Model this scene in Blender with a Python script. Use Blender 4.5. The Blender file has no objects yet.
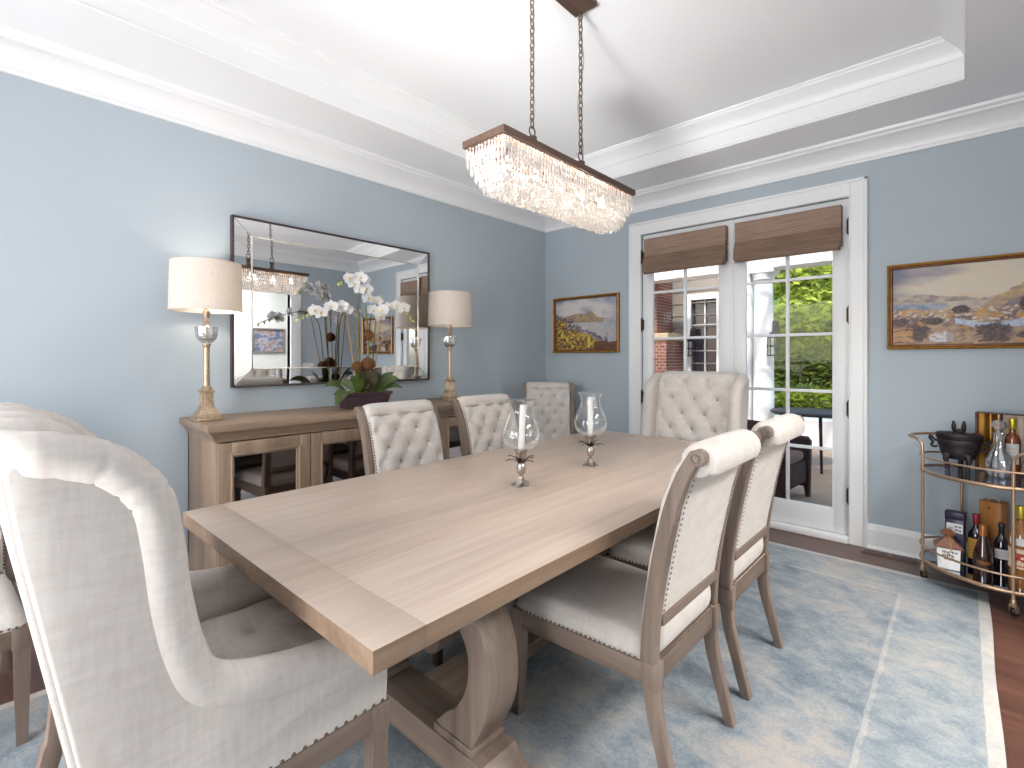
import bpy, bmesh, math, random
from mathutils import Vector, Matrix
random.seed(7)
PI = math.pi
SC = bpy.context.scene
COL = SC.collection
R = math.radians

# ------------------------------------------------------------------ helpers
class B:
    """collects shapes in one bmesh"""
    def __init__(s): s.bm = bmesh.new(); s.mi = 0
    def face(s, vs):
        try:
            f = s.bm.faces.new(vs); f.material_index = s.mi; return f
        except ValueError:
            return None
    def box(s, x0, x1, y0, y1, z0, z1, bev=0.0, seg=2, M=None):
        v = [s.bm.verts.new((x, y, z)) for z in (z0, z1) for y in (y0, y1) for x in (x0, x1)]
        fs = [s.face([v[i] for i in q]) for q in ((0,2,3,1),(4,5,7,6),(0,1,5,4),(2,6,7,3),(0,4,6,2),(1,3,7,5))]
        if M is not None:
            for q in v: q.co = M @ q.co
        if bev > 0:
            es = {e for f in fs for e in f.edges}
            r = bmesh.ops.bevel(s.bm, geom=list(es), offset=bev, segments=seg, profile=0.5, affect='EDGES')
            for f in r['faces']: f.material_index = s.mi
        return s
    def prism(s, poly, axis, a0, a1, bev=0.0, M=None):
        """extrude a closed 2D outline along an axis (x: poly=(y,z), y: (x,z), z: (x,y))"""
        def P(p, a):
            if axis == 'x': return (a, p[0], p[1])
            if axis == 'y': return (p[0], a, p[1])
            return (p[0], p[1], a)
        A = [s.bm.verts.new(P(p, a0)) for p in poly]
        C = [s.bm.verts.new(P(p, a1)) for p in poly]
        n = len(poly)
        fs = [s.face(A[::-1]), s.face(C)]
        for i in range(n): fs.append(s.face([A[i], A[(i+1) % n], C[(i+1) % n], C[i]]))
        fs = [f for f in fs if f]
        bmesh.ops.recalc_face_normals(s.bm, faces=fs)
        if M is not None:
            for q in A + C: q.co = M @ q.co
        if bev > 0:
            es = {e for f in fs[:2] for e in f.edges}
            r = bmesh.ops.bevel(s.bm, geom=list(es), offset=bev, segments=2, profile=0.5, affect='EDGES')
            for f in r['faces']: f.material_index = s.mi
        return s
    def lathe(s, prof, c=(0,0,0), seg=24, M=None, squash=(1,1), flute=0, fdepth=0.0):
        rings = []
        for r, z in prof:
            ring = []
            for k in range(seg):
                a = 2*PI*k/seg
                rr = r*(1 - fdepth*(0.5+0.5*math.cos(flute*a))) if flute else r
                p = Vector((c[0]+rr*math.cos(a)*squash[0], c[1]+rr*math.sin(a)*squash[1], c[2]+z))
                if M is not None: p = M @ p
                ring.append(s.bm.verts.new(p))
            rings.append(ring)
        for i in range(len(rings)-1):
            for k in range(seg):
                s.face([rings[i][k], rings[i][(k+1) % seg], rings[i+1][(k+1) % seg], rings[i+1][k]])
        if prof[0][0] > 1e-5: s.face(rings[0][::-1])
        if prof[-1][0] > 1e-5: s.face(rings[-1])
        return s
    def tube(s, pts, rad, seg=10, closed=False, M=None, sq=None):
        pts = [Vector(p) for p in pts]; n = len(pts)
        rads = rad if isinstance(rad, (list, tuple)) else [rad]*n
        rings = []; up = None
        for i in range(n):
            if closed: t = pts[(i+1) % n] - pts[i-1]
            else: t = pts[min(i+1, n-1)] - pts[max(i-1, 0)]
            if t.length < 1e-9: t = Vector((0,0,1))
            t.normalize()
            if up is None:
                up = Vector((0,0,1)) if abs(t.z) < 0.9 else Vector((1,0,0))
            a = up - t*up.dot(t)
            if a.length < 1e-6: a = t.orthogonal()
            a.normalize(); up = a; b = t.cross(a)
            ring = []
            for k in range(seg):
                w = 2*PI*(k+0.5)/seg
                ca, cb = math.cos(w), math.sin(w)
                if sq: ca *= sq[0]; cb *= sq[1]
                p = pts[i] + (a*ca + b*cb)*rads[i]
                if M is not None: p = M @ p
                ring.append(s.bm.verts.new(p))
            rings.append(ring)
        m = n if closed else n-1
        for i in range(m):
            q = rings[(i+1) % n]
            for k in range(seg): s.face([rings[i][k], rings[i][(k+1) % seg], q[(k+1) % seg], q[k]])
        if not closed: s.face(rings[0][::-1]); s.face(rings[-1])
        return s
    def grid(s, fn, nu, nv, flip=False):
        V = [[s.bm.verts.new(fn(i/nu, j/nv)) for j in range(nv+1)] for i in range(nu+1)]
        for i in range(nu):
            for j in range(nv):
                q = [V[i][j], V[i+1][j], V[i+1][j+1], V[i][j+1]]
                s.face(q[::-1] if flip else q)
        return V
    def quad(s, *p): s.face([s.bm.verts.new(q) for q in p]); return s
    def ball(s, c, r, sub=2, sc=(1,1,1), M=None):
        g = bmesh.ops.create_icosphere(s.bm, subdivisions=sub, radius=1.0)
        for v in g['verts']:
            v.co = Vector((c[0]+v.co.x*r*sc[0], c[1]+v.co.y*r*sc[1], c[2]+v.co.z*r*sc[2]))
            if M is not None: v.co = M @ v.co
            for f in v.link_faces: f.material_index = s.mi
        return s
    def studs(s, pts, r, n=None):
        """low domed nail heads; pts = (pos, normal)"""
        for p, nn in pts:
            p = Vector(p); nn = Vector(nn).normalized(); a = nn.orthogonal().normalized(); b = nn.cross(a)
            r1 = [s.bm.verts.new(p + (a*math.cos(k*PI/3)+b*math.sin(k*PI/3))*r) for k in range(6)]
            r2 = [s.bm.verts.new(p + nn*r*0.45 + (a*math.cos(k*PI/3)+b*math.sin(k*PI/3))*r*0.6) for k in range(6)]
            for k in range(6): s.face([r1[k], r1[(k+1) % 6], r2[(k+1) % 6], r2[k]])
            s.face(r2)
        return s

def obj(name, b, mats, parent=None, smooth=True, angle=40, kind=None, loc=None):
    me = bpy.data.meshes.new(name)
    b.bm.normal_update(); b.bm.to_mesh(me); b.bm.free()
    for m in (mats if isinstance(mats, (list, tuple)) else [mats]): me.materials.append(m)
    if smooth:
        me.polygons.foreach_set('use_smooth', [True]*len(me.polygons))
        try: me.set_sharp_from_angle(angle=R(angle))
        except Exception: pass
    o = bpy.data.objects.new(name, me); COL.objects.link(o)
    if parent: o.parent = parent
    if kind: o['kind'] = kind
    if loc: o.location = loc
    return o
def tag(o, label, cat, group=None):
    o['label'] = label; o['category'] = cat
    if group: o['group'] = group
    return o
def thing(name, label, cat, loc=(0,0,0), rz=0, group=None):
    o = bpy.data.objects.new(name, None); COL.objects.link(o)
    o.location = loc; o.rotation_euler = (0, 0, rz); o.empty_display_size = 0.1
    return tag(o, label, cat, group)
def dup(root, loc, rz, label, group=None):
    r = root.copy(); COL.objects.link(r); r.location = loc; r.rotation_euler = (0, 0, rz); r['label'] = label
    if group: r['group'] = group
    for ch in list(root.children):
        c = ch.copy(); COL.objects.link(c); c.parent = r
        for g in ch.children:
            d = g.copy(); COL.objects.link(d); d.parent = c
    return r
def struct(name, b, m, parent=None, **k): return obj(name, b, m, parent, kind='structure', **k)
def spline(P, n=8, closed=False):
    P = [Vector(p) for p in P]; out = []; N = len(P)
    rng = range(N if closed else N-1)
    for i in rng:
        if closed: a, b, c, d = P[i-1], P[i], P[(i+1) % N], P[(i+2) % N]
        else: a, b, c, d = P[max(i-1,0)], P[i], P[i+1], P[min(i+2, N-1)]
        for k in range(n):
            t = k/n
            out.append(0.5*((2*b) + (c-a)*t + (2*a-5*b+4*c-d)*t*t + (3*b-a-3*c+d)*t**3))
    if not closed: out.append(P[-1].copy())
    return out
def ribbon(center, th):
    """2D outline around a centre line with per-point thickness"""
    n = len(center); L = []; Rr = []
    for i in range(n):
        a = Vector(center[max(i-1,0)]); c = Vector(center[min(i+1,n-1)]); t = (c-a).normalized()
        nn = Vector((-t[1], t[0])); w = (th[i] if isinstance(th, (list,tuple)) else th)/2
        p = Vector(center[i][:2]); L.append(tuple(p+nn*w)); Rr.append(tuple(p-nn*w))
    return L + Rr[::-1]
def lerp(a, b, t): return a+(b-a)*t
def interp(x, xs, ys):
    if x <= xs[0]: return ys[0]
    for i in range(len(xs)-1):
        if x <= xs[i+1]: return lerp(ys[i], ys[i+1], (x-xs[i])/(xs[i+1]-xs[i]))
    return ys[-1]

# ------------------------------------------------------------------ materials
def srgb(h):
    if isinstance(h, str):
        h = h.lstrip('#'); c = [int(h[i:i+2], 16)/255 for i in (0,2,4)]
    else: c = [x/255 for x in h]
    return tuple(((x/12.92) if x <= 0.04045 else ((x+0.055)/1.055)**2.4) for x in c) + (1,)
class Mat:
    def __init__(s, name):
        s.m = bpy.data.materials.new(name); s.m.use_nodes = True
        s.t = s.m.node_tree; s.t.nodes.clear()
        s.out = s.n('ShaderNodeOutputMaterial')
    def n(s, typ, **kw):
        x = s.t.nodes.new(typ)
        for k, v in kw.items():
            if k in x.inputs: x.inputs[k].default_value = v
            else: setattr(x, k, v)
        return x
    def l(s, a, b): s.t.links.new(a, b)
    def pr(s, **kw):
        p = s.n('ShaderNodeBsdfPrincipled')
        for k, v in kw.items(): p.inputs[k].default_value = v
        s.l(p.outputs[0], s.out.inputs[0]); s.p = p; return p
    def coord(s, scale=(1,1,1), rot=(0,0,0), kind='Object'):
        tc = s.n('ShaderNodeTexCoord'); mp = s.n('ShaderNodeMapping')
        mp.inputs['Scale'].default_value = scale; mp.inputs['Rotation'].default_value = rot
        s.l(tc.outputs[kind], mp.inputs[0]); return mp.outputs[0]
    def ramp(s, fac, stops):
        r = s.n('ShaderNodeValToRGB'); e = r.color_ramp.elements
        while len(e) < len(stops): e.new(0.5)
        for i, (p, c) in enumerate(stops): e[i].position = p; e[i].color = c
        s.l(fac, r.inputs[0]); return r.outputs[0]
    def bump(s, h, strength=0.2, dist=0.005):
        b = s.n('ShaderNodeBump'); b.inputs['Strength'].default_value = strength; b.inputs['Distance'].default_value = dist
        s.l(h, b.inputs['Height']); s.l(b.outputs[0], s.p.inputs['Normal']); return b
    def mix(s, a, b, fac):
        m = s.n('ShaderNodeMix', data_type='RGBA')
        for sock, v in ((m.inputs[6], a), (m.inputs[7], b), (m.inputs[0], fac)):
            if hasattr(v, 'node'): s.l(v, sock)
            else: sock.default_value = v
        return m.outputs[2]
    def noise(s, vec, scale, detail=4, rough=0.55, dist=0.0):
        n = s.n('ShaderNodeTexNoise'); n.inputs['Scale'].default_value = scale; n.inputs['Detail'].default_value = detail
        n.inputs['Roughness'].default_value = rough; n.inputs['Distortion'].default_value = dist
        s.l(vec, n.inputs['Vector']); return n.outputs[0]

def plain(name, c, rough=0.5, metal=0.0, var=0.06, scale=30, bump=0.0, **kw):
    M = Mat(name); c = srgb(c)
    p = M.pr(Roughness=rough, Metallic=metal, **kw)
    v = M.coord(); nz = M.noise(v, scale)
    lo = tuple(x*(1-var) for x in c[:3])+(1,); hi = tuple(min(1, x*(1+var)) for x in c[:3])+(1,)
    M.l(M.ramp(nz, [(0.3, lo), (0.7, hi)]), p.inputs['Base Color'])
    if bump: M.bump(nz, bump, 0.003)
    return M.m
def paint(name, c, rough=0.6):
    M = Mat(name); p = M.pr(Roughness=rough); c = srgb(c)
    v = M.coord(); nz = M.noise(v, 2.0, 2)
    M.l(M.ramp(nz, [(0.3, tuple(x*0.985 for x in c[:3])+(1,)), (0.7, c)]), p.inputs['Base Color'])
    M.bump(M.noise(v, 220, 3), 0.05, 0.002); return M.m
def wood(name, cols, axis='y', rough=0.45, scale=1.0, ring=0.5, planks=0.0, bumpy=0.15, pax='x', vr=(0.86,1.12), seam=0.012):
    """grain streaks run along `axis` of the object's own coordinates"""
    M = Mat(name); p = M.pr(Roughness=rough)
    st = {'x': (1.6, 30, 30), 'y': (30, 1.6, 30), 'z': (30, 30, 1.6)}[axis]
    v = M.coord(tuple(k*scale for k in st))
    n1 = M.noise(v, 1.0, 6, 0.6, 0.6)
    st2 = tuple(k*scale*0.22 for k in st); v2 = M.coord(st2)
    n2 = M.noise(v2, 1.0, 3, 0.5, 1.2)
    a, b, c = [srgb(k) for k in cols]
    col = M.mix(M.ramp(n1, [(0.28, a), (0.5, b), (0.75, c)]), M.ramp(n2, [(0.3, a), (0.55, b), (0.8, c)]), ring)
    if planks:
        tc = M.n('ShaderNodeTexCoord'); sx = M.n('ShaderNodeSeparateXYZ'); M.l(tc.outputs['Object'], sx.inputs[0])
        mu = M.n('ShaderNodeMath', operation='MULTIPLY'); M.l(sx.outputs[pax.upper()], mu.inputs[0]); mu.inputs[1].default_value = 1/planks
        fl = M.n('ShaderNodeMath', operation='FLOOR'); M.l(mu.outputs[0], fl.inputs[0])
        wn = M.n('ShaderNodeTexWhiteNoise', noise_dimensions='1D'); M.l(fl.outputs[0], wn.inputs['W'])
        hs = M.n('ShaderNodeHueSaturation'); M.l(col, hs.inputs['Color'])
        mr = M.n('ShaderNodeMapRange'); mr.inputs['To Min'].default_value = vr[0]; mr.inputs['To Max'].default_value = vr[1]
        M.l(wn.outputs['Value'], mr.inputs[0]); M.l(mr.outputs[0], hs.inputs['Value'])
        fr = M.n('ShaderNodeMath', operation='FRACT'); M.l(mu.outputs[0], fr.inputs[0])
        cm = M.n('ShaderNodeMath', operation='LESS_THAN'); M.l(fr.outputs[0], cm.inputs[0]); cm.inputs[1].default_value = seam
        col = M.mix(hs.outputs[0], tuple(x*0.45 for x in a[:3])+(1,), cm.outputs[0])
    M.l(col, p.inputs['Base Color'])
    M.bump(n1, bumpy, 0.002); return M.m
def fabric(name, c, c2, rough=0.9):
    M = Mat(name); p = M.pr(Roughness=rough); p.inputs['Sheen Weight'].default_value = 0.08
    v = M.coord((1,1,1))
    w1 = M.noise(M.coord((60, 60, 420)), 1.0, 2); w2 = M.noise(M.coord((420, 420, 60)), 1.0, 2)
    ad = M.n('ShaderNodeMath', operation='ADD'); M.l(w1, ad.inputs[0]); M.l(w2, ad.inputs[1])
    sl = M.noise(M.coord((14, 90, 14)), 1.0, 3); sl2 = M.noise(M.coord((90, 14, 90)), 1.0, 3)
    a2 = M.n('ShaderNodeMath', operation='ADD'); M.l(sl, a2.inputs[0]); M.l(sl2, a2.inputs[1])
    hf = M.n('ShaderNodeMath', operation='MULTIPLY'); M.l(a2.outputs[0], hf.inputs[0]); hf.inputs[1].default_value = 0.5
    M.l(M.ramp(hf.outputs[0], [(0.35, srgb(c2)), (0.6, srgb(c))]), p.inputs['Base Color'])
    M.bump(ad.outputs[0], 0.10, 0.0015); return M.m
def schlick(M, f0, amt, power=4.0):
    lw = M.n('ShaderNodeLayerWeight'); lw.inputs['Blend'].default_value = 0.5
    pw = M.n('ShaderNodeMath', operation='POWER'); M.l(lw.outputs['Facing'], pw.inputs[0]); pw.inputs[1].default_value = power
    ma = M.n('ShaderNodeMath', operation='MULTIPLY_ADD'); M.l(pw.outputs[0], ma.inputs[0]); ma.inputs[1].default_value = amt; ma.inputs[2].default_value = f0
    return ma.outputs[0]
def glass_thin(name, tint=(1,1,1,1), gloss=1.0, rough=0.0, f0=0.05, amt=0.85, power=4.0):
    """thin clear glass: lets light straight through, mirrors at grazing angles"""
    M = Mat(name); tr = M.n('ShaderNodeBsdfTransparent'); tr.inputs[0].default_value = tint
    gl = M.n('ShaderNodeBsdfGlossy'); gl.inputs['Roughness'].default_value = rough; gl.inputs['Color'].default_value = (gloss,)*3+(1,)
    mx = M.n('ShaderNodeMixShader'); M.l(schlick(M, f0, amt, power), mx.inputs[0]); M.l(tr.outputs[0], mx.inputs[1]); M.l(gl.outputs[0], mx.inputs[2])
    M.l(mx.outputs[0], M.out.inputs[0]); return M.m
def emit(name, c, s):
    M = Mat(name); e = M.n('ShaderNodeEmission'); e.inputs[0].default_value = c; e.inputs[1].default_value = s
    M.l(e.outputs[0], M.out.inputs[0]); return M.m

m_wall = paint('wall_paint_blue', (176,187,195))
m_hall = paint('hall_paint', (205,205,200))
m_ceil = paint('ceiling_white', (241,242,244), 0.7)
m_trim = paint('trim_white', (238,239,240), 0.35)
m_door = paint('door_white', (234,235,237), 0.35)
OAK = ((112,92,75), (146,123,103), (172,149,128))
TOP = ((174,154,139), (189,171,156), (202,186,172))
GREY = ((92,76,67), (124,107,95), (150,132,118))
m_top = wood('oak_tabletop', TOP, 'y', 0.36, 1.5, 0.45, 0.099, 0.06, 'x', (0.95,1.05), 0.0)
m_topx = wood('oak_breadboard', TOP, 'x', 0.36, 1.5, 0.45, 0, 0.06)
m_oakx = wood('oak_grain_x', OAK, 'x'); m_oaky = wood('oak_grain_y', OAK, 'y'); m_oakz = wood('oak_grain_z', OAK, 'z')
m_gx = wood('greyed_oak_x', GREY, 'x'); m_gy = wood('greyed_oak_y', GREY, 'y'); m_gz = wood('greyed_oak_z', GREY, 'z')
m_floor = wood('floor_boards', ((70,44,38), (98,66,55), (124,86,70)), 'x', 0.3, 0.8, 0.5, 0.13, 0.08, pax='y')
m_fab = fabric('linen_cream', (209,202,196), (197,189,182))
m_bronze = plain('dark_bronze', (74,58,52), 0.45, 0.7)
m_gold = plain('champagne_gold', (190,160,134), 0.34, 0.82, 0.05)
m_antq = plain('antique_gold', (186,164,140), 0.42, 0.7, 0.25, 60, 0.2)
m_nail = plain('pewter_nail', (120,104,92), 0.35, 0.85)
m_black = plain('cast_black', (38,30,36), 0.45, 0.3, 0.3, 60, 0.3)
m_wax = plain('white_wax', (242,240,236), 0.5, 0, 0.02)
m_silver = plain('aged_silver', (186,176,168), 0.25, 0.9, 0.15)
m_leafmetal = plain('dark_leaf_metal', (66,50,50), 0.4, 0.8)
m_glass = glass_thin('clear_glass', (0.97,0.975,0.98,1), 1.0, 0.0, 0.07, 1.0, 2.2); m_pane = glass_thin('window_glass', (1,1,1,1), 1.0, 0.0, 0.006, 0.5)
m_plate = plain('white_plastic', (232,232,230), 0.4)
def mirror_mat(name, c, rough=0.0):
    M = Mat(name); M.pr(Metallic=1.0, Roughness=rough, **{'Base Color': c}); return M.m
m_mirror = mirror_mat('silvered_mirror', (0.86, 0.87, 0.88, 1))
m_smoke = mirror_mat('antiqued_mirror_glass', (0.42, 0.38, 0.38, 1), 0.03)

# ------------------------------------------------------------------ room
XR, YF, ZC, ZT = 3.87, -5.9, 2.80, 3.03
b = B(); b.box(-0.1, 5.6, -6.2, 0.12, -0.1, 0.0)
struct('floor', b, m_floor, smooth=False)
def rect_wall(b, axis, p0, p1, u0, u1, z1, holes):
    """wall slab with rectangular holes (u0,u1,z0,z1)"""
    us = sorted({u0, u1} | {h[0] for h in holes} | {h[1] for h in holes})
    for i in range(len(us)-1):
        a, c = us[i], us[i+1]; cuts = [(h[2], h[3]) for h in holes if h[0] <= a+1e-6 and h[1] >= c-1e-6]
        z = 0.0
        for z0, zz in sorted(cuts)+[(z1, z1)]:
            if z0 > z+1e-6:
                if axis == 'x': b.box(p0, p1, a, c, z, z0)
                else: b.box(a, c, p0, p1, z, z0)
            z = zz
b = B(); b.box(-0.1, 0.0, YF-0.1, 0.1, 0, 3.15); struct('wall_left', b, m_wall, smooth=False)
D0, D1, DT = 1.14, 2.73, 2.425
b = B(); rect_wall(b, 'y', 0.0, 0.12, 0.0, 5.6, 3.15, [(D0, D1, 0, DT)]); struct('wall_back', b, m_wall, smooth=False)
OP0, OP1, OPT = -2.95, -1.12, 2.23
b = B(); rect_wall(b, 'x', XR, XR+0.1, YF, 0.0, 3.15, [(OP0, OP1, 0, OPT)]); struct('wall_right', b, m_wall, smooth=False)
WIN = [(0.45, 1.65, 0.04, 2.35), (1.95, 3.15, 0.04, 2.35)]
b = B(); rect_wall(b, 'y', YF-0.1, YF, -0.1, XR+0.1, 3.15, WIN); struct('wall_front', b, m_wall, smooth=False)
# hall beyond the cased opening
b = B(); b.box(5.5, 5.6, -4.2, 0.0, 0, 2.8); b.box(XR+0.1, 5.6, -4.3, -4.2, 0, 2.8); struct('wall_hall', b, m_hall, smooth=False)
b = B(); b.box(XR+0.1, 5.6, -4.3, 0.0, 2.8, 2.9); struct('ceiling_hall', b, m_ceil, smooth=False)
# lower ceiling ring + tray
TX0, TX1, TY0, TY1 = 0.55, 3.336, -5.38, -0.522
b = B()
b.box(0, TX0, YF, 0, ZC, ZC+0.35); b.box(TX1, XR, YF, 0, ZC, ZC+0.35)
b.box(TX0, TX1, TY1, 0, ZC, ZC+0.35); b.box(TX0, TX1, YF, TY0, ZC, ZC+0.35)
b.box(TX0, TX1, TY0, TY1, ZT, ZT+0.12)
struct('ceiling', b, m_ceil, smooth=False)
def ring_mould(prof, x0, x1, y0, y1):
    """profile (inset, z) swept round the inside of a rectangle with mitred corners"""
    b = B(); rows = []
    for d, z in prof:
        rows.append([b.bm.verts.new(p) for p in ((x0+d, y0+d, z), (x1-d, y0+d, z), (x1-d, y1-d, z), (x0+d, y1-d, z))])
    for i in range(len(rows)-1):
        for k in range(4): b.face([rows[i][k], rows[i][(k+1) % 4], rows[i+1][(k+1) % 4], rows[i+1][k]])
    bmesh.ops.recalc_face_normals(b.bm, faces=b.bm.faces[:])
    return b
crown = [(0,2.643),(0.016,2.643),(0.018,2.66),(0.012,2.672),(0.014,2.684)] + \
        [(0.014+0.085*t**1.6, 2.684+0.075*t) for t in (0.2,0.4,0.6,0.8,1.0)] + [(0.112,2.762),(0.114,2.776)] + \
        [(0.124,2.776),(0.135,2.784),(0.14,2.80)]
struct('trim_1', ring_mould(crown, 0, XR, YF, 0), m_trim, angle=30)
tcrown = [(0.0,2.799),(0.010,2.799),(0.014,2.803),(0.014,2.812),(0.004,2.82),(0.004,2.915),(0.016,2.92),(0.018,2.935)] + \
         [(0.018+0.062*t**1.5, 2.935+0.065*t) for t in (0.25,0.5,0.75,1.0)] + [(0.09,3.004),(0.092,3.015),(0.104,3.02),(0.106,3.03)]
struct('trim_2', ring_mould(tcrown, TX0, TX1, TY0, TY1), m_trim, angle=30)
def base(b, axis, s, a0, a1, p):
    """baseboard along a wall at p; s=+1 means it stands towards + of the normal axis"""
    prof = [(0,0),(0.016*s,0),(0.016*s,0.13),(0.012*s,0.14),(0.010*s,0.155),(0.006*s,0.162),(0,0.165)]
    if axis == 'y': b.prism([(p+d, z) for d, z in prof], 'y', a0, a1)
    else: b.prism([(p+d, z) for d, z in prof], 'x', a0, a1)
    # quarter round
    q = [(0.016*s,0),(0.03*s,0),(0.027*s,0.012),(0.016*s,0.018)]
    b.prism([(p+d, z) for d, z in q], axis if axis == 'y' else 'x', a0, a1)
b = B(); base(b, 'y', 1, YF, 0.0, 0.0); struct('baseboard_left', b, m_trim, smooth=False)
b = B(); base(b, 'x', -1, 0.0, 1.02, 0.0); base(b, 'x', -1, 2.838, XR, 0.0); struct('baseboard_back', b, m_trim, smooth=False)
b = B(); base(b, 'y', -1, YF, OP0-0.1, XR); base(b, 'y', -1, OP1+0.16, 0.0, XR); struct('baseboard_right', b, m_trim, smooth=False)
b = B(); base(b, 'x', 1, 0, 0.35, YF); base(b, 'x', 1, 1.75, 1.85, YF); base(b, 'x', 1, 3.25, XR, YF); struct('baseboard_front', b, m_trim, smooth=False)
# door casing: stepped flat board with back band and inner bead
def casing_v(b, x0, x1, outer, z1):
    b.box(x0, x1, -0.022, 0, 0, z1)
    o = (x0, x0+0.022) if outer == 0 else (x1-0.022, x1)
    b.box(o[0], o[1], -0.034, -0.020, 0, z1, 0.004)
    i = (x1-0.012, x1) if outer == 0 else (x0, x0+0.012)
    b.box(i[0], i[1], -0.027, -0.020, 0, z1, 0.003)
b = B(); casing_v(b, 1.022, 1.14, 0, 2.54); casing_v(b, 2.73, 2.838, 1, 2.54)
b.box(1.14, 2.73, -0.022, 0, DT, 2.54); b.box(1.022, 2.838, -0.034, -0.020, 2.518, 2.54, 0.004); b.box(1.14, 2.73, -0.027, -0.020, DT, DT+0.012, 0.003)
b.box(1.14, 2.73, -0.045, 0.12, 0.0, 0.045, 0.006); b.box(D0, D1, 0.07, 0.12, DT-0.02, DT)
struct('trim_3', b, m_trim, angle=30)
b = B()
for y0, y1 in ((OP1, OP1+0.15), (OP0-0.12, OP0)): b.box(XR-0.022, XR, y0, y1, 0, OPT+0.12, 0.004); b.box(XR-0.005, XR+0.11, y0 if y0 == OP1 else y1-0.02, (y0 if y0 == OP1 else y1-0.02)+0.02, 0, OPT, 0.003)
b.box(XR-0.022, XR, OP0, OP1, OPT, OPT+0.12, 0.004); b.box(XR-0.034, XR-0.02, OP0-0.12, OP1+0.15, OPT+0.1, OPT+0.125, 0.004)
struct('trim_4', b, m_trim, angle=30)
# unseen front windows behind the camera, added and sized to let light in
for i, (x0, x1, z0, z1) in enumerate(WIN):
    b = B()
    b.box(x0-0.1, x0, YF, YF+0.02, 0, z1+0.1); b.box(x1, x1+0.1, YF, YF+0.02, 0, z1+0.1); b.box(x0, x1, YF, YF+0.02, z1, z1+0.1); b.box(x0-0.1, x1+0.1, YF-0.1, YF+0.02, 0.0, z0)
    b.box(x0, x0+0.05, YF-0.07, YF-0.03, z0, z1); b.box(x1-0.05, x1, YF-0.07, YF-0.03, z0, z1)
    for z in (z0, (z0+z1)/2-0.025, z1-0.05): b.box(x0, x1, YF-0.07, YF-0.03, z, z+0.05)
    struct('window_%d' % (i+1), b, m_trim, smooth=False)
# ------------------------------------------------------------------ french doors
def french_door(idx, x0, x1, hinge_x):
    b = B(); y0, y1 = 0.012, 0.055; zb, zt = 0.05, DT-0.004
    gx0, gx1 = (x0+0.092, x1-0.098) if idx == 1 else (x0+0.098, x1-0.092)
    gz0, gz1 = 0.218, 2.307
    b.box(x0, gx0, y0, y1, zb, zt, 0.003); b.box(gx1, x1, y0, y1, zb, zt, 0.003)
    b.box(gx0, gx1, y0, y1, zb, gz0, 0.003); b.box(gx0, gx1, y0, y1, gz1, zt, 0.003)
    xm = (gx0+gx1)/2
    b.box(xm-0.011, xm+0.011, 0.018, 0.05, gz0, gz1, 0.004)
    for k in range(1, 5):
        z = gz0+(gz1-gz0)*k/5; b.box(gx0, gx1, 0.019, 0.049, z-0.011, z+0.011, 0.004)
    for a in (gx0, gx1-0.008): b.box(a, a+0.008, 0.008, 0.014, gz0, gz1)
    if idx == 2: b.box(x0-0.012, x0+0.012, 0.004, 0.014, zb, zt, 0.003)   # astragal
    d = struct('door_%d' % idx, b, m_door, angle=30)
    g = B(); g.box(gx0, gx1, 0.031, 0.037, gz0, gz1); struct('pane', g, m_pane, d, smooth=False)
    for z in (0.33, 0.94, 1.60, 2.22):
        h = B(); h.lathe([(0.0075,-0.055),(0.0085,-0.05),(0.0085,0.05),(0.0075,0.055)], (hinge_x, -0.012, z), 10)
        h.box(hinge_x-0.014, hinge_x+0.014, -0.012, 0.013, z-0.048, z+0.048)
        h.ball((hinge_x, -0.012, z+0.058), 0.008, 1); h.ball((hinge_x, -0.012, z-0.058), 0.008, 1)
        struct('hinge', h, m_bronze, d)
french_door(1, 1.144, 1.934, 1.142); french_door(2, 1.938, 2.728, 2.729)

# ------------------------------------------------------------------ roman shades
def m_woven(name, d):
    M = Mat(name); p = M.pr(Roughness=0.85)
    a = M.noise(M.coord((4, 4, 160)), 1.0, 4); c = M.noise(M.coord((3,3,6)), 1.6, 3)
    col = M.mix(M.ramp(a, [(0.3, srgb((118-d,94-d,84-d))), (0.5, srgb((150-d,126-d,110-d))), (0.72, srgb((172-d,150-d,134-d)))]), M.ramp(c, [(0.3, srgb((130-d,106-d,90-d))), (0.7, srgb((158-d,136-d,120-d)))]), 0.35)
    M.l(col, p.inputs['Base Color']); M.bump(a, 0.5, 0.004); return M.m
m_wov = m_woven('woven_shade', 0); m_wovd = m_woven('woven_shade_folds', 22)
def roman(x0, x1, label):
    t = thing('roman_shade', label, 'blind', ((x0+x1)/2, 0, 2.05), 0, 'woven roman shades on the french doors')
    w = (x1-x0)/2
    b = B(); b.box(-w+0.008, w-0.008, -0.05, 0.010, 0.255, 0.318, 0.003); obj('headrail', b, m_bronze, t)
    # valance: front sheet with returns
    b = B(); b.prism([(-w,0.012),(-w,-0.056),(w,-0.056),(w,0.012),(w-0.006,0.012),(w-0.006,-0.050),(-w+0.006,-0.050),(-w+0.006,0.012)], 'z', 0.165, 0.32)
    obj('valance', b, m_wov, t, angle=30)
    # folded stack: rolls of cloth hanging in tiers
    for k in range(5):
        z1 = 0.185-0.026*k; z0 = z1-0.085; y = -0.054-0.008*k; e = (0.0, 0.002, 0.004, 0.003, -0.010)[k]
        if k == 4: z0 = 0.0
        b = B(); pts = [(-0.015, z1), (y+0.006, z1-0.002), (y-0.001, z1-0.012), (y-0.005, (z0+z1)/2), (y-0.003, z0+0.010), (y+0.004, z0+0.001), (y+0.014, z0), (-0.015, z0+0.012)]
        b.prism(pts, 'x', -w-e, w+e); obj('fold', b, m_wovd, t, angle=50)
    return t
roman(1.19, 1.905, 'brown woven roman shade on the left french door, over mostly dark panes')
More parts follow.
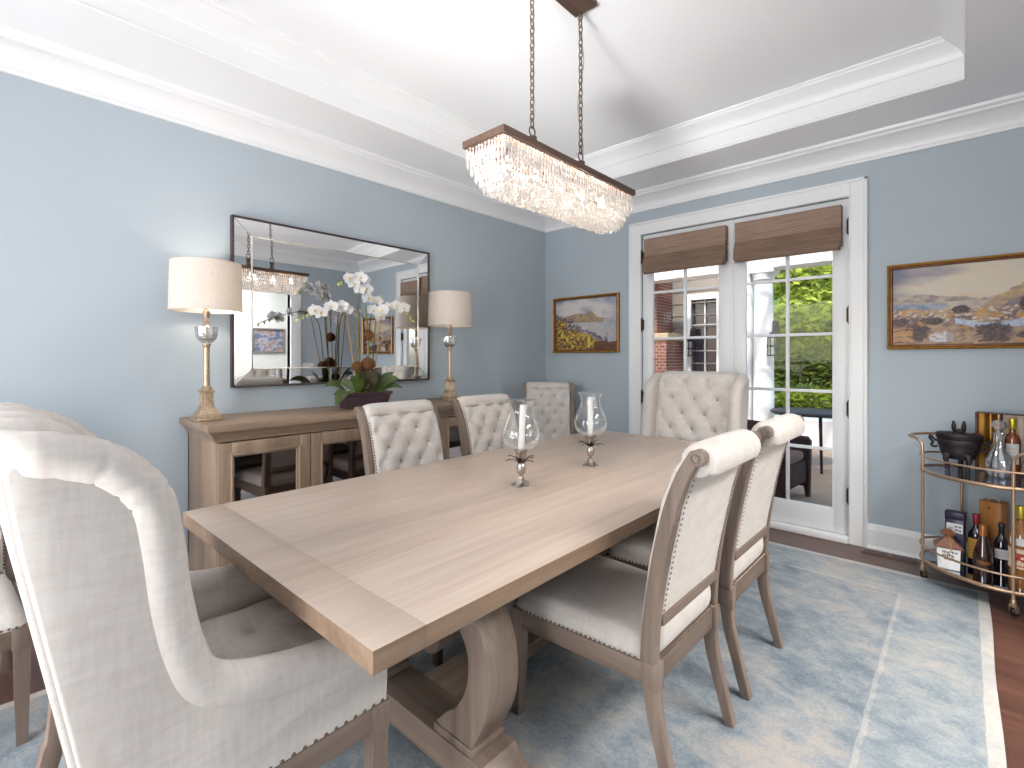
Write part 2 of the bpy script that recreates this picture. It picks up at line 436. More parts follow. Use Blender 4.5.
roman(1.978, 2.69, 'brown woven roman shade on the right french door, above panes showing green trees')

# ------------------------------------------------------------------ floor vent
t = thing('floor_vent', 'dark metal floor register beside the baseboard right of the french doors', 'vent', (2.965, -0.095, 0.0))
b = B(); b.box(-0.15, 0.15, -0.055, 0.055, 0.0, 0.004, 0.0015)
obj('frame', b, wood('vent_wood', ((70,44,38), (98,66,55), (124,86,70)), 'x', 0.3), t)
b = B()
for sx in (-0.075, 0.075):
    for k in range(10):
        x = sx-0.057+k*0.0127; b.box(x-0.0032, x+0.0032, -0.032, 0.032, 0.004, 0.0055)
obj('grille', b, m_black, t, smooth=False)

# ------------------------------------------------------------------ rug
def rug_mat():
    M = Mat('distressed_rug'); p = M.pr(Roughness=0.95)
    v = M.coord(); big = M.noise(v, 1.9, 8, 0.68, 0.4); mid = M.noise(M.coord((1,1.3,1)), 7.0, 9, 0.75, 0.4); fine = M.noise(v, 95, 3, 0.7)
    mm = M.n('ShaderNodeMath', operation='MULTIPLY_ADD'); M.l(mid, mm.inputs[0]); mm.inputs[1].default_value = 1.0; mm.inputs[2].default_value = -0.5
    ad = M.n('ShaderNodeMath', operation='ADD'); M.l(big, ad.inputs[0]); M.l(mm.outputs[0], ad.inputs[1])
    f2 = M.n('ShaderNodeMath', operation='MULTIPLY_ADD'); M.l(fine, f2.inputs[0]); f2.inputs[1].default_value = 0.42; f2.inputs[2].default_value = -0.21
    a2 = M.n('ShaderNodeMath', operation='ADD'); M.l(ad.outputs[0], a2.inputs[0]); M.l(f2.outputs[0], a2.inputs[1])
    field = M.ramp(a2.outputs[0], [(0.28, srgb((106,117,127))), (0.42, srgb((125,135,143))), (0.54, srgb((146,150,153))), (0.70, srgb((170,163,157)))])
    bord0 = M.ramp(a2.outputs[0], [(0.30, srgb((148,162,168))), (0.5, srgb((172,180,180))), (0.7, srgb((188,188,182)))])
    cream = M.ramp(a2.outputs[0], [(0.3, srgb((190,186,180))), (0.7, srgb((214,204,194)))])
    tc = M.n('ShaderNodeTexCoord'); sx = M.n('ShaderNodeSeparateXYZ'); M.l(tc.outputs['Object'], sx.inputs[0])
    def edge(axis, half):
        ab = M.n('ShaderNodeMath', operation='ABSOLUTE'); M.l(sx.outputs[axis], ab.inputs[0])
        sb = M.n('ShaderNodeMath', operation='SUBTRACT'); sb.inputs[0].default_value = half; M.l(ab.outputs[0], sb.inputs[1]); return sb.outputs[0]
    mn = M.n('ShaderNodeMath', operation='MINIMUM'); M.l(edge('X', 1.36), mn.inputs[0]); M.l(edge('Y', 1.935), mn.inputs[1])
    wob = M.n('ShaderNodeMath', operation='MULTIPLY_ADD'); M.l(mid, wob.inputs[0]); wob.inputs[1].default_value = 0.03; wob.inputs[2].default_value = -0.015
    dd = M.n('ShaderNodeMath', operation='ADD'); M.l(mn.outputs[0], dd.inputs[0]); M.l(wob.outputs[0], dd.inputs[1])
    def less(v): 
        q = M.n('ShaderNodeMath', operation='LESS_THAN'); M.l(dd.outputs[0], q.inputs[0]); q.inputs[1].default_value = v; return q.outputs[0]
    bord = M.mix(field, bord0, 0.22)
    c = M.mix(field, M.mix(field, cream, 0.35), less(0.362)); c = M.mix(c, bord, less(0.345)); c = M.mix(c, M.mix(field, cream, 0.65), less(0.042))
    M.l(c, p.inputs['Base Color']); M.bump(fine, 0.5, 0.004); return M.m
b = B()
b.grid(lambda u, v: (-1.36+2.72*u+0.003*math.sin(v*23), -1.935+3.87*v+0.006*math.sin(u*17), 0.012+0.0015*math.sin(u*9)*math.sin(v*11)), 30, 40)
b.box(-1.357, 1.357, -1.932, 1.932, 0.0, 0.0095)
tag(obj('area_rug', b, rug_mat(), loc=(2.06, -2.315, 0.0)), 'large distressed blue and cream rug under the dining table and chairs', 'rug')
RZ = 0.0135   # top of the rug

# ------------------------------------------------------------------ dining table
TX, TY = 1.912, -2.324
t = thing('dining_table', 'long weathered oak dining table with scrolled trestle legs on the rug', 'table', (TX, TY, RZ), 0.008)
z1 = 0.76-RZ; z0 = z1-0.046
b = B(); b.box(-0.605, 0.605, -1.20, 1.20, z0, z1, 0.0007)
for s in (-1, 1): pass
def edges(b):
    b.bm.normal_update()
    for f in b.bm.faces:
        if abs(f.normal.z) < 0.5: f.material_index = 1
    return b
m_edge_shaded = wood('oak_edge_shaded', ((114,92,73), (143,118,97), (165,141,120)), 'y', 0.45)  # brown edge wood, darkened: shade on the table's sides put into the colour
top = obj('tabletop', edges(b), [m_top, m_edge_shaded], t, angle=30)
for s in (-1, 1):
    b = B(); y0, y1 = (1.2001, 1.3225) if s > 0 else (-1.3225, -1.2001)
    b.box(-0.605, 0.605, y0, y1, z0, z1, 0.0007); obj('breadboard_end', edges(b), [m_top, m_edge_shaded], t, angle=30)
b = B(); b.box(-0.45, 0.45, -1.05, 1.05, z0-0.075, z0-0.001, 0.004); b.box(-0.42, 0.42, -1.0, 1.0, z0-0.09, z0-0.07); obj('apron', b, m_gy, t, angle=30)
def c_scroll(sx):
    """C shaped bracket: outer belly faces sx; outline in (x,z)"""
    cl = [(0.12,0.375),(0.09,0.42),(0.13,0.475),(0.20,0.50),(0.275,0.485),(0.335,0.42),(0.352,0.34),(0.342,0.26),(0.30,0.185),(0.235,0.145),(0.17,0.135)]
    cl = [(0.10,0.36),(0.075,0.41),(0.085,0.475),(0.14,0.53),(0.22,0.545),(0.295,0.51),(0.345,0.44),(0.358,0.355),(0.345,0.275),(0.31,0.205),(0.27,0.15),(0.25,0.105)]
    P = [Vector((x,z)) for x,z in cl]; P = spline(P, 5); n = len(P)
    th = [interp(i/(n-1), [0,0.15,0.4,0.6,0.85,1], [0.055,0.10,0.095,0.085,0.11,0.19]) for i in range(n)]
    return [(sx*x, z-RZ) for x, z in ribbon(P, th)]
for s in (-1, 1):           # two trestles
    ya, yb = (s*0.755-0.065, s*0.755+0.065)
    b = B()
    foot = [(-0.47,0.0),(-0.47,0.022),(-0.455,0.045),(-0.42,0.06),(-0.395,0.075),(-0.38,0.095),(-0.34,0.098),(0.34,0.098),(0.38,0.095),(0.395,0.075),(0.42,0.06),(0.455,0.045),(0.47,0.022),(0.47,0.0)]
    b.prism(foot, 'y', ya-0.012, yb+0.012, 0.004); obj('foot', b, m_gx, t, angle=30)
    for sx in (-1, 1):
        b = B(); b.prism(c_scroll(sx), 'y', ya, yb, 0.004); 
        # plinth block under the bracket and block at the top
        x0, x1 = sorted((sx*0.16, sx*0.34)); b.box(x0, x1, ya-0.006, yb+0.006, 0.096, 0.122, 0.004)
        x0, x1 = sorted((sx*0.11, sx*0.33)); b.box(x0, x1, ya, yb, 0.55, z0-0.085, 0.004)
        cx = sx*0.12; b.lathe([(0.0,-0.006),(0.055,-0.006),(0.062,0.0),(0.062,0.13),(0.055,0.136),(0,0.136)], (0,0,0), 20, Matrix.Translation((cx, ya, 0.40-RZ)) @ Matrix.Rotation(-PI/2, 4, 'X'))
        obj('scroll_bracket', b, m_gz, t, angle=30)
    b = B(); b.box(-0.40, 0.40, ya-0.01, yb+0.01, z0-0.125, z0-0.088, 0.005); obj('cross_head', b, m_gx, t, angle=30)
b = B(); b.box(-0.085, 0.085, -0.69, 0.69, 0.035, 0.098, 0.006); obj('stretcher', b, m_gy, t, angle=30)

# ------------------------------------------------------------------ upholstery helpers
def tuft(x, s, a, bb, x0, x1, s0, s1, D, fade=0.05, dip=0.9):
    """height of a diamond tufted pad at (x, s): lattice spacing a, row spacing bb"""
    p = x/a + s/(2*bb); q = x/a - s/(2*bb)
    puff = (abs(math.sin(PI*p))*abs(math.sin(PI*q)))**0.26
    pr, qr = p-round(p), q-round(q); dx = (pr+qr)/2*a; ds = (pr-qr)*bb
    r = math.hypot(dx, ds); d = math.exp(-max(0, r-0.004)/0.020)
    ins = min(x-x0, x1-x, s-s0, s1-s); k = max(0.0, min(1.0, ins/fade)); k = k*k*(3-2*k)
    return D*((1-k)*0.85 + k*(0.72 + 0.28*puff - dip*d))
def lattice(a, bb, x0, x1, s0, s1, m):
    out = []
    for i in range(-12, 13):
        for j in range(-12, 13):
            x, q = (i+j)*a/2, (i-j)*bb
            if x0+m < x < x1-m and s0+m < q < s1-m: out.append((x, q))
    return out
m_button = plain('button_linen', (188,168,148), 0.8)
def cushion(b, hwf, hwr, y0, y1, z0, z1, n=16, pw=9, ex=0.3):
    """pillow topped seat: wider at the front (y1)"""
    def fn(u, v):
        U = math.copysign(abs(2*u-1)**0.75, 2*u-1); W = math.copysign(abs(2*v-1)**0.75, 2*v-1)
        y = lerp(y0, y1, (W+1)/2); hw = lerp(hwr, hwf, (W+1)/2)
        h = max(0, (1-abs(U)**pw)*(1-abs(W)**pw))**ex
        return (U*hw, y, z0+(z1-z0)*h + 0.010*(1-U*U)*(1-W*W))
    b.grid(fn, n, n)
    b.quad((-hwr,y0,z0), (hwr,y0,z0), (hwf,y1,z0), (-hwf,y1,z0))
def nails_line(p, q, nrm, step=0.022):
    p, q = Vector(p), Vector(q); n = max(1, int((q-p).length/step))
    return [(p.lerp(q, (i+0.5)/n), nrm) for i in range(n)]

# ------------------------------------------------------------------ side chair
PC = [(-0.248,0.395),(-0.253,0.49),(-0.266,0.60),(-0.290,0.74),(-0.318,0.86),(-0.350,0.95),(-0.388,1.020)]   # post centre line (y,z)
def pc_at(z):
    zs = [p[1] for p in PC]; ys = [p[0] for p in PC]; return interp(z, zs, ys)
PCS = [tuple(p) for p in spline([Vector(p) for p in PC], 4)]
def make_side_chair(label):
    t = thing('side_chair', label, 'chair')
    # seat pad with a second roll of cloth under the back
    b = B(); cushion(b, 0.262, 0.232, -0.225, 0.275, 0.386, 0.450)
    obj('seat', b, m_fab, t, angle=60)
    b = B()
    def lump(u, v):
        a = -0.75*PI + 1.5*PI*v; x = -0.208+0.416*u; e = max(0, 1-abs(2*u-1)**14)**0.3
        return (x, -0.245-0.026*math.cos(a)*e, 0.452+0.058*math.sin(a)*(0.5+0.5*e))
    b.grid(lump, 20, 12); obj('seat_back_roll', b, m_fab, t, angle=60)
    # rails
    b = B(); b.box(-0.235, 0.235, 0.246, 0.272, 0.325, 0.388, 0.003); obj('front_rail', b, m_gx, t, angle=30)
    b = B(); b.box(-0.205, 0.205, -0.268, -0.24, 0.325, 0.396, 0.003); obj('rear_rail', b, m_gx, t, angle=30)
    for s in (-1, 1):
        b = B(); b.prism([(s*0.216,-0.25),(s*0.240,-0.25),(s*0.262,0.25),(s*0.238,0.25)], 'z', 0.325, 0.388, 0.002); obj('side_rail', b, m_gy, t, angle=30)
    # front legs: block then taper
    for s in (-1, 1):
        b = B(); x = s*0.242
        b.box(x-0.0245, x+0.0245, 0.228, 0.277, 0.317, 0.391, 0.003)
        prof = [(0.317,0.0215),(0.20,0.0195),(0.0,0.0145)]; rows = []
        for z, w in prof:
            rows.append([b.bm.verts.new((x+dx*w, 0.2525+dy*w+ (0.012 if z == 0 else 0), z)) for dx, dy in ((-1,-1),(1,-1),(1,1),(-1,1))])
        for i in range(2):
            for k in range(4): b.face([rows[i][k], rows[i][(k+1)%4], rows[i+1][(k+1)%4], rows[i+1][k]][::-1])
        b.face(rows[2]); obj('leg', b, m_gz, t, angle=30)
    # rear sabre legs
    rl = [tuple(p) for p in spline([Vector(p) for p in ((-0.325,0.0),(-0.290,0.13),(-0.262,0.24),(-0.252,0.33))], 4)]
    for s in (-1, 1):
        b = B(); n = len(rl); b.prism(ribbon(rl, [lerp(0.031, 0.044, i/(n-1)) for i in range(n)]), 'x', s*0.222-0.018, s*0.222+0.018, 0.003)
        b.box(s*0.222-0.0215, s*0.222+0.0215, -0.279, -0.226, 0.317, 0.401, 0.003)
        obj('leg', b, m_gz, t, angle=30)
    # posts with scroll tops
    for s in (-1, 1):
        b = B(); n = len(PCS); b.prism(ribbon(PCS, [interp(i/(n-1), [0,0.5,1], [0.048,0.044,0.034]) for i in range(n)]), 'x', s*0.230-0.016, s*0.230+0.016, 0.003)
        M = Matrix.Translation((s*0.230-0.018, -0.394, 1.012)) @ Matrix.Rotation(PI/2, 4, 'Y')
        b.lathe([(0,-0.001),(0.008,-0.001),(0.009,0.002),(0.013,0.002),(0.014,-0.001),(0.021,0.0),(0.023,0.003),(0.023,0.033),(0.021,0.036),(0.014,0.037),(0.013,0.034),(0.009,0.034),(0.008,0.037),(0,0.037)], (0,0,0), 20, M)
        # bead along the front edge
        obj('back_post', b, m_gz, t, angle=30)
    b = B(); b.box(-0.212, 0.212, -0.283, -0.245, 0.500, 0.530, 0.004); obj('lower_back_rail', b, m_gx, t, angle=30)
    # tufted backrest: up the post curve, over the roll and down behind
    prof = [(pc_at(z)+0.026-0.012*max(0,(z-0.94)/0.06), z) for z in [0.442+0.0165*i for i in range(33)]]
    cy, cz, rr = -0.380, 0.992, 0.031
    prof = [p for p in prof if p[1] < 0.968]
    for k in range(0, 15): 
        a = R(-22+k*17); prof.append((cy+rr*math.cos(a), cz+rr*math.sin(a)))
    PP = [Vector(p) for p in prof]; L = [0.0]
    for i in range(1, len(PP)): L.append(L[-1]+(PP[i]-PP[i-1]).length)
    tot = L[-1]
    def P(s):
        s = max(0, min(tot, s)); 
        for i in range(len(L)-1):
            if s <= L[i+1] or i == len(L)-2:
                k = (s-L[i])/(L[i+1]-L[i]); return PP[i].lerp(PP[i+1], k)
    NV = 64; NU = 44
    def fn(u, v):
        x = -0.213+0.426*u; s = v*tot; p = P(s); tg = (P(s+0.004)-P(s-0.004)).normalized(); nn = Vector((tg[1], -tg[0]))
        k = min(1, max(0, (s-0.545)/0.03)); h = lerp(tuft(x, s-0.055, 0.125, 0.084, -0.213, 0.213, -0.045, 0.60, 0.031, 0.045), 0.025, k)
        e = max(0, 1-abs(2*u-1)**10)**0.3
        h = h*e - 0.006*(1-e)
        if s > 0.52: x *= 1+0.035*min(1, (s-0.52)/0.05)*0
        q = p+nn*h; return (x, q[0], q[1])
    b = B(); b.grid(fn, NU, NV, flip=True); b.mi = 1
    for x, q in lattice(0.125, 0.084, -0.213, 0.213, -0.045, 0.49, 0.028):
        p = P(q+0.055); b.ball((x, p[0]+0.005, p[1]+0.001), 0.0075, 1, (1,0.6,1))
    b.mi = 0
    # core of the roll and side edges of the pad
    M = Matrix.Translation((-0.212, cy, cz)) @ Matrix.Rotation(PI/2, 4, 'Y'); b.lathe([(0,0),(0.036,0.0),(0.042,0.006),(0.042,0.418),(0.036,0.424),(0,0.424)], (0,0,0), 24, M)
    obj('backrest', b, [m_fab, m_button], t, angle=75)
    # flat rear panel following the curve
    zz = [0.530+0.0325*i for i in range(15)]
    b = B(); b.prism([(pc_at(z)-0.016-0.006*math.sin(PI*(z-0.53)/0.46), z) for z in zz] + [(pc_at(z)+0.024, z) for z in zz[::-1]], 'x', -0.211, 0.211)
    obj('back_panel', b, m_fab, t, angle=60)
    # nail heads: rear panel border, seat edge, front pad border
    rows = [nails_line((-0.205,-0.2715,0.535), (0.205,-0.2715,0.535), (0,-1,0), 0.017), nails_line((-0.205,-0.2705,0.402), (0.205,-0.2705,0.402), (0,-1,0.2), 0.017), nails_line((-0.255,0.2785,0.394), (0.255,0.2785,0.394), (0,1,0.2), 0.017)]
    for s in (-1, 1):
        rows.append([((s*0.204, pc_at(z)-0.020-0.006*math.sin(PI*(z-0.53)/0.46), z), (0,-1,-0.25)) for z in [0.545+i*0.0165 for i in range(26)]])
        rows.append(nails_line((s*0.2415,-0.215,0.394), (s*0.2645,0.262,0.394), (s,0,0.2), 0.017))
        rows.append([((s*0.2105, pc_at(z)+0.03, z), (s*0.4,1,0.3)) for z in [0.45+i*0.014 for i in range(37)]])
    for pts in rows:
        b = B(); b.studs(pts, 0.0048); obj('nailhead_trim', b, m_nail, t)
    return t
GC = 'cream upholstered side chairs'
ch = make_side_chair('cream side chair nearest the camera on the right side of the table, back turned')
ch.location = (2.398, -2.568, RZ); ch.rotation_euler = (0, 0, PI/2); ch['group'] = GC
dup(ch, (2.395, -1.94, RZ), PI/2, 'cream side chair right of the table, half hidden behind a nearer one', GC)
dup(ch, (1.44, -2.59, RZ), -PI/2, 'tufted cream side chair in front of the orchid planter, left of the table', GC)
dup(ch, (1.44, -1.95, RZ), -PI/2, 'tufted cream side chair partly behind the nearer glass hurricane, left of the table', GC)
dup(ch, (0.576, -0.674, RZ), R(219), 'tufted cream side chair standing alone in the far room corner', GC)
dup(ch, (0.746, -4.28, RZ), -PI/2, 'cream side chair at the left photo edge, mostly hidden by the big wing chair', GC)

# ------------------------------------------------------------------ wing chairs
def make_wing_chair(label):
    t = thing('wing_chair', label, 'chair')
    W = [(.33,.592),(.216,.606),(.085,.623),(-.025,.652),(-.087,.69),(-.118,.760),(-.140,.862),(-.155,.986),(-.172,1.062),(-.222,1.122),(-.286,1.150),(-.338,1.156)]
    Ws = [tuple(p) for p in spline([Vector(p) for p in W], 5)]
    RX, RR = 0.309, 0.043
    # outside panels
    for s in (-1, 1):
        b = B(); out = [(.325,.45),(-.225,.45),(-.262,.62),(-.298,.82),(-.335,1.02),(-.352,1.14)] + Ws[::-1]
        x0, x1 = sorted((s*0.268, s*0.340)); b.prism(out, 'x', x0, x1, 0.006)
        obj('side_panel', b, m_fab, t, angle=50)
    # rolled edge: one long roll from arm to arm over the back
    path = [(-RX, y, z) for y, z in Ws[:-6]]
    cor = [(-RX,-.30,1.154),(-RX+0.012,-.330,1.157),(-RX+0.05,-.348,1.160)]
    path += cor
    path += [(x, -.352, 1.163+0.006*(1-(x/0.26)**2)) for x in [-0.20+0.04*i for i in range(11)]]
    path += [(-x, y, z) for x, y, z in cor[::-1]] + [(RX, y, z) for y, z in Ws[:-6][::-1]]
    path = spline(path, 2); n = len(path)
    # gathered pleats where the roll turns over the top of each wing
    rad = [RR]*n
    for s in (-1, 1):
        for (py, pz) in ((-.290,1.15),(-.235,1.128),(-.196,1.095),(-.172,1.06)):
            k = min(range(n), key=lambda i: (path[i].x-s*RX)**2*9+(path[i].y-py)**2+(path[i].z-pz)**2); rad[k] = RR*0.945
    b = B(); b.tube(path, rad, 16)
    for s in (-1, 1):
        b.lathe([(0,0),(0.030,0.0),(0.043,-0.008)], (0,0,0), 16, Matrix.Translation((s*RX, .338, .592)) @ Matrix.Rotation(-PI/2, 4, 'X'))
    obj('rolled_edge', b, m_fab, t, angle=75)
    # outside back
    b = B(); b.prism([(-.235,.45),(-.272,.62),(-.308,.82),(-.345,1.02),(-.362,1.14),(-.28,1.15),(-.24,.9),(-.18,.50),(-.17,.45)], 'x', -0.332, 0.332, 0.008)
    obj('outside_back', b, m_fab, t, angle=50)
    # inside back, tufted, running up and over the top roll
    prof = [(lerp(-.150,-.262,(k/20)**1.1), lerp(.50,1.115,k/20)) for k in range(21)] + [(-.270,1.140),(-.288,1.164),(-.318,1.176),(-.350,1.180),(-.380,1.172),(-.396,1.152)]
    PP = [Vector(p) for p in prof]; L = [0.0]
    for i in range(1, len(PP)): L.append(L[-1]+(PP[i]-PP[i-1]).length)
    tot = L[-1]
    def P(s):
        s = max(0, min(tot, s))
        for i in range(len(L)-1):
            if s <= L[i+1] or i == len(L)-2: return PP[i].lerp(PP[i+1], (s-L[i])/(L[i+1]-L[i]))
    def fn(u, v):
        x = -0.278+0.556*u; s = v*tot; p = P(s); tg = (P(s+0.004)-P(s-0.004)).normalized(); nn = Vector((tg[1], -tg[0]))
        h = tuft(x, s-0.095, 0.162, 0.108, -0.278, 0.278, -0.1, 0.655, 0.042, 0.06)
        q = p + nn*(h*max(0, 1-abs(2*u-1)**12)**0.3)
        return (x, q[0], q[1])
    b = B(); b.grid(fn, 64, 84, flip=True); b.mi = 1
    for x, q in lattice(0.162, 0.108, -0.278, 0.278, -0.06, 0.56, 0.035):
        p = P(q+0.095); b.ball((x, p[0]+0.006, p[1]+0.002), 0.009, 1, (1,0.6,1))
    obj('inside_back', b, [m_fab, m_button], t, angle=75)
    # tufted seat cushion
    def fs(u, v):
        x = -0.27+0.54*u; y = -0.17+0.495*v
        e = max(0, 1-abs(2*u-1)**12)**0.3*max(0, 1-abs(2*v-1)**12)**0.3
        return (x, y, 0.452+e*(0.062+tuft(x, y-0.06, 0.18, 0.12, -0.27, 0.27, -0.17, 0.325, 0.036, 0.05)))
    b = B(); b.grid(fs, 40, 36); b.box(-0.268, 0.268, -0.17, 0.322, 0.43, 0.453); obj('seat', b, m_fab, t, angle=75)
    b = B(); b.box(-0.268, 0.268, 0.30, 0.326, 0.45, 0.50, 0.008); obj('front_border', b, m_fab, t)
    # rails
    b = B(); b.box(-0.30, 0.30, 0.298, 0.326, 0.388, 0.45, 0.003); obj('front_rail', b, m_gx, t, angle=30)
    b = B(); b.box(-0.30, 0.30, -0.232, -0.205, 0.388, 0.45, 0.003); obj('rear_rail', b, m_gx, t, angle=30)
    for s in (-1, 1):
        x0, x1 = sorted((s*0.312, s*0.339)); b = B(); b.box(x0, x1, -0.20, 0.30, 0.388, 0.45, 0.003); obj('side_rail', b, m_gy, t, angle=30)
    for s in (-1, 1):
        b = B(); b.box(s*0.318-0.026, s*0.318+0.026, 0.278, 0.331, 0.382, 0.452, 0.003); b.box(s*0.318-0.016, s*0.318+0.016, 0.331, 0.3325, 0.392, 0.442); b.box(s*0.3445-0.0012, s*0.3445+0.0012, 0.290, 0.320, 0.392, 0.442)
        rows = []
        for z, w in ((0.382,0.0225),(0.0,0.0155)):
            rows.append([b.bm.verts.new((s*0.318+dx*w, 0.305+dy*w, z)) for dx, dy in ((-1,-1),(1,-1),(1,1),(-1,1))])
        for k in range(4): b.face([rows[0][k], rows[0][(k+1)%4], rows[1][(k+1)%4], rows[1][k]][::-1])
        b.face(rows[1]); obj('leg', b, m_gz, t, angle=30)
        rl = [tuple(p) for p in spline([Vector(p) for p in ((-0.315,0.0),(-0.27,0.16),(-0.232,0.30),(-0.215,0.45))], 4)]
        b = B(); nn = len(rl); b.prism(ribbon(rl, [lerp(0.032,0.046,i/(nn-1)) for i in range(nn)]), 'x', s*0.312-0.020, s*0.312+0.020, 0.003); obj('leg', b, m_gz, t, angle=30)
    rows = [nails_line((s*0.3405,-0.225,0.456), (s*0.3405,0.322,0.456), (s,0,0), 0.024) for s in (-1, 1)]
    rows += [nails_line((-0.33,0.3265,0.456), (0.33,0.3265,0.456), (0,1,0), 0.024), nails_line((-0.325,-0.2365,0.456), (0.325,-0.2365,0.456), (0,-1,0), 0.024)]
    for pts in rows:
        b = B(); b.studs(pts, 0.0055); obj('nailhead_trim', b, m_nail, t)
    for o in t.children:
        for v in o.data.vertices:
            if v.co.z > 0.33: v.co.z -= 0.030
    return t
wc = make_wing_chair('big cream wing chair in the left foreground, at the near end of the table')
wc.location = (1.920, -3.765, RZ); wc.rotation_euler = (0, 0, 0.025); wc['group'] = 'cream wing chairs at the table ends'
dup(wc, (1.90, -0.90, RZ), PI, 'tufted cream wing chair at the far end of the table, before the french doors', 'cream wing chairs at the table ends')

# ------------------------------------------------------------------ sideboard
SY, SL, SH = -2.34, 1.02, 0.955
t = thing('sideboard', 'long oak sideboard with mirrored glass doors against the blue left wall', 'sideboard', (0.0, SY, 0.0))
b = B()
b.box(0.005, 0.545, -SL, SL, SH-0.036, SH, 0.004)
obj('worktop', b, m_oaky, t, angle=30)
def edge_mould(prof, x0, x1, y0, y1):
    """moulding round the front and two ends of a case: prof (overhang, z)"""
    b = B(); rows = [[b.bm.verts.new(p) for p in ((x0, y0-d, z), (x1+d, y0-d, z), (x1+d, y1+d, z), (x0, y1+d, z))] for d, z in prof]
    for i in range(len(rows)-1):
        for k in range(3): b.face([rows[i][k], rows[i][k+1], rows[i+1][k+1], rows[i+1][k]])
    bmesh.ops.recalc_face_normals(b.bm, faces=b.bm.faces[:]); return b
b = edge_mould([(0.0,0.862),(0.006,0.862),(0.006,0.872),(0.010,0.878),(0.018,0.896),(0.028,0.908),(0.032,0.912),(0.032,0.9195),(0.0,0.9195)], 0.005, 0.50, -SL+0.045, SL-0.045)
obj('cornice_moulding', b, m_oaky, t, angle=30)
CY = SL-0.045
b = B(); b.box(0.005, 0.024, -CY, CY, 0.08, 0.92); b.box(0.024, 0.48, -CY+0.02, CY-0.02, 0.10, 0.13); b.box(0.024, 0.48, -CY+0.02, CY-0.02, 0.88, 0.918)
b.box(0.46, 0.498, -CY, CY, 0.815+0.045, 0.918); b.box(0.47, 0.498, -CY, CY, 0.09, 0.125)
for y in (-0.492, 0.0, 0.492): b.box(0.03, 0.475, y-0.01, y+0.01, 0.12, 0.88)
obj('case', b, m_oaky, t, smooth=False)
for s in (-1, 1):
    y0, y1 = sorted((s*CY, s*(CY-0.022))); b = B(); b.box(0.005, 0.50, y0, y1, 0.0, 0.918, 0.002); obj('end_panel', b, m_oakz, t, angle=30)
b = edge_mould([(0.0,0.0),(0.012,0.0),(0.012,0.07),(0.006,0.085),(0.0,0.09)], 0.01, 0.499, -CY, CY); obj('plinth', b, m_oaky, t, angle=30)
def frame_rect(b, x, y0, y1, z0, z1, w, d0, d1, bev=0.002):
    b.box(x+d0, x+d1, y0, y0+w, z0, z1, bev); b.box(x+d0, x+d1, y1-w, y1, z0, z1, bev)
    b.box(x+d0, x+d1, y0+w, y1-w, z0, z0+w, bev); b.box(x+d0, x+d1, y0+w, y1-w, z1-w, z1, bev)
for k in range(4):
    ya = -CY+0.004+k*(2*CY-0.008)/4+0.002; yb = ya+(2*CY-0.008)/4-0.004
    b = B(); frame_rect(b, 0.50, ya, yb, 0.128, 0.856, 0.062, 0.0, 0.022)
    frame_rect(b, 0.50, ya+0.058, yb-0.058, 0.186, 0.798, 0.010, 0.010, 0.030, 0.004)
    frame_rect(b, 0.50, ya+0.066, yb-0.066, 0.194, 0.790, 0.012, 0.004, 0.018, 0.003)
    d = obj('door', b, m_oakz, t, angle=30)
    g = B(); g.box(0.504, 0.508, ya+0.07, yb-0.07, 0.198, 0.786); obj('mirror_pane', g, m_smoke, d, smooth=False)

# ------------------------------------------------------------------ mirror
t = thing('wall_mirror', 'large dark edged mirror with a mirrored border above the sideboard', 'mirror', (0.0, -2.34, 1.645))
b = B(); hw, hh = 0.752, 0.53
b.box(0.002, 0.022, -hw+0.006, hw-0.006, -hh+0.006, hh-0.006); 
frame_rect(b, 0.0, -hw, hw, -hh, hh, 0.012, 0.002, 0.042, 0.002); obj('frame', b, plain('dark_frame', (58,40,44), 0.4), t, angle=30)
b = B(); b.box(0.022, 0.036, -hw+0.118, hw-0.118, -hh+0.118, hh-0.118); obj('centre_glass', b, m_mirror, t, smooth=False)
def bev_strip(pts):
    b = B(); o0, o1, i1, i0 = pts
    b.quad((0.0335,)+o0, (0.0335,)+o1, (0.037,)+i1, (0.037,)+i0); return b
O = [(-hw+0.012,-hh+0.012),(hw-0.012,-hh+0.012),(hw-0.012,hh-0.012),(-hw+0.012,hh-0.012)]
I = [(-hw+0.112,-hh+0.112),(hw-0.112,-hh+0.112),(hw-0.112,hh-0.112),(-hw+0.112,hh-0.112)]
for k in range(4):
    b = bev_strip((O[k], O[(k+1)%4], I[(k+1)%4], I[k])); obj('bevelled_strip', b, m_mirror, t, smooth=False)
m_bead = mirror_mat('silver_bead', (0.78,0.72,0.66,1), 0.15)
b = B(); frame_rect(b, 0.0, -hw+0.110, hw-0.110, -hh+0.110, hh-0.110, 0.009, 0.034, 0.042, 0.002)
for k in range(4): b.tube([(0.034,)+O[k], (0.0375,)+I[k]], 0.0025, 6)
obj('silver_bead', b, m_bead, t, angle=30)

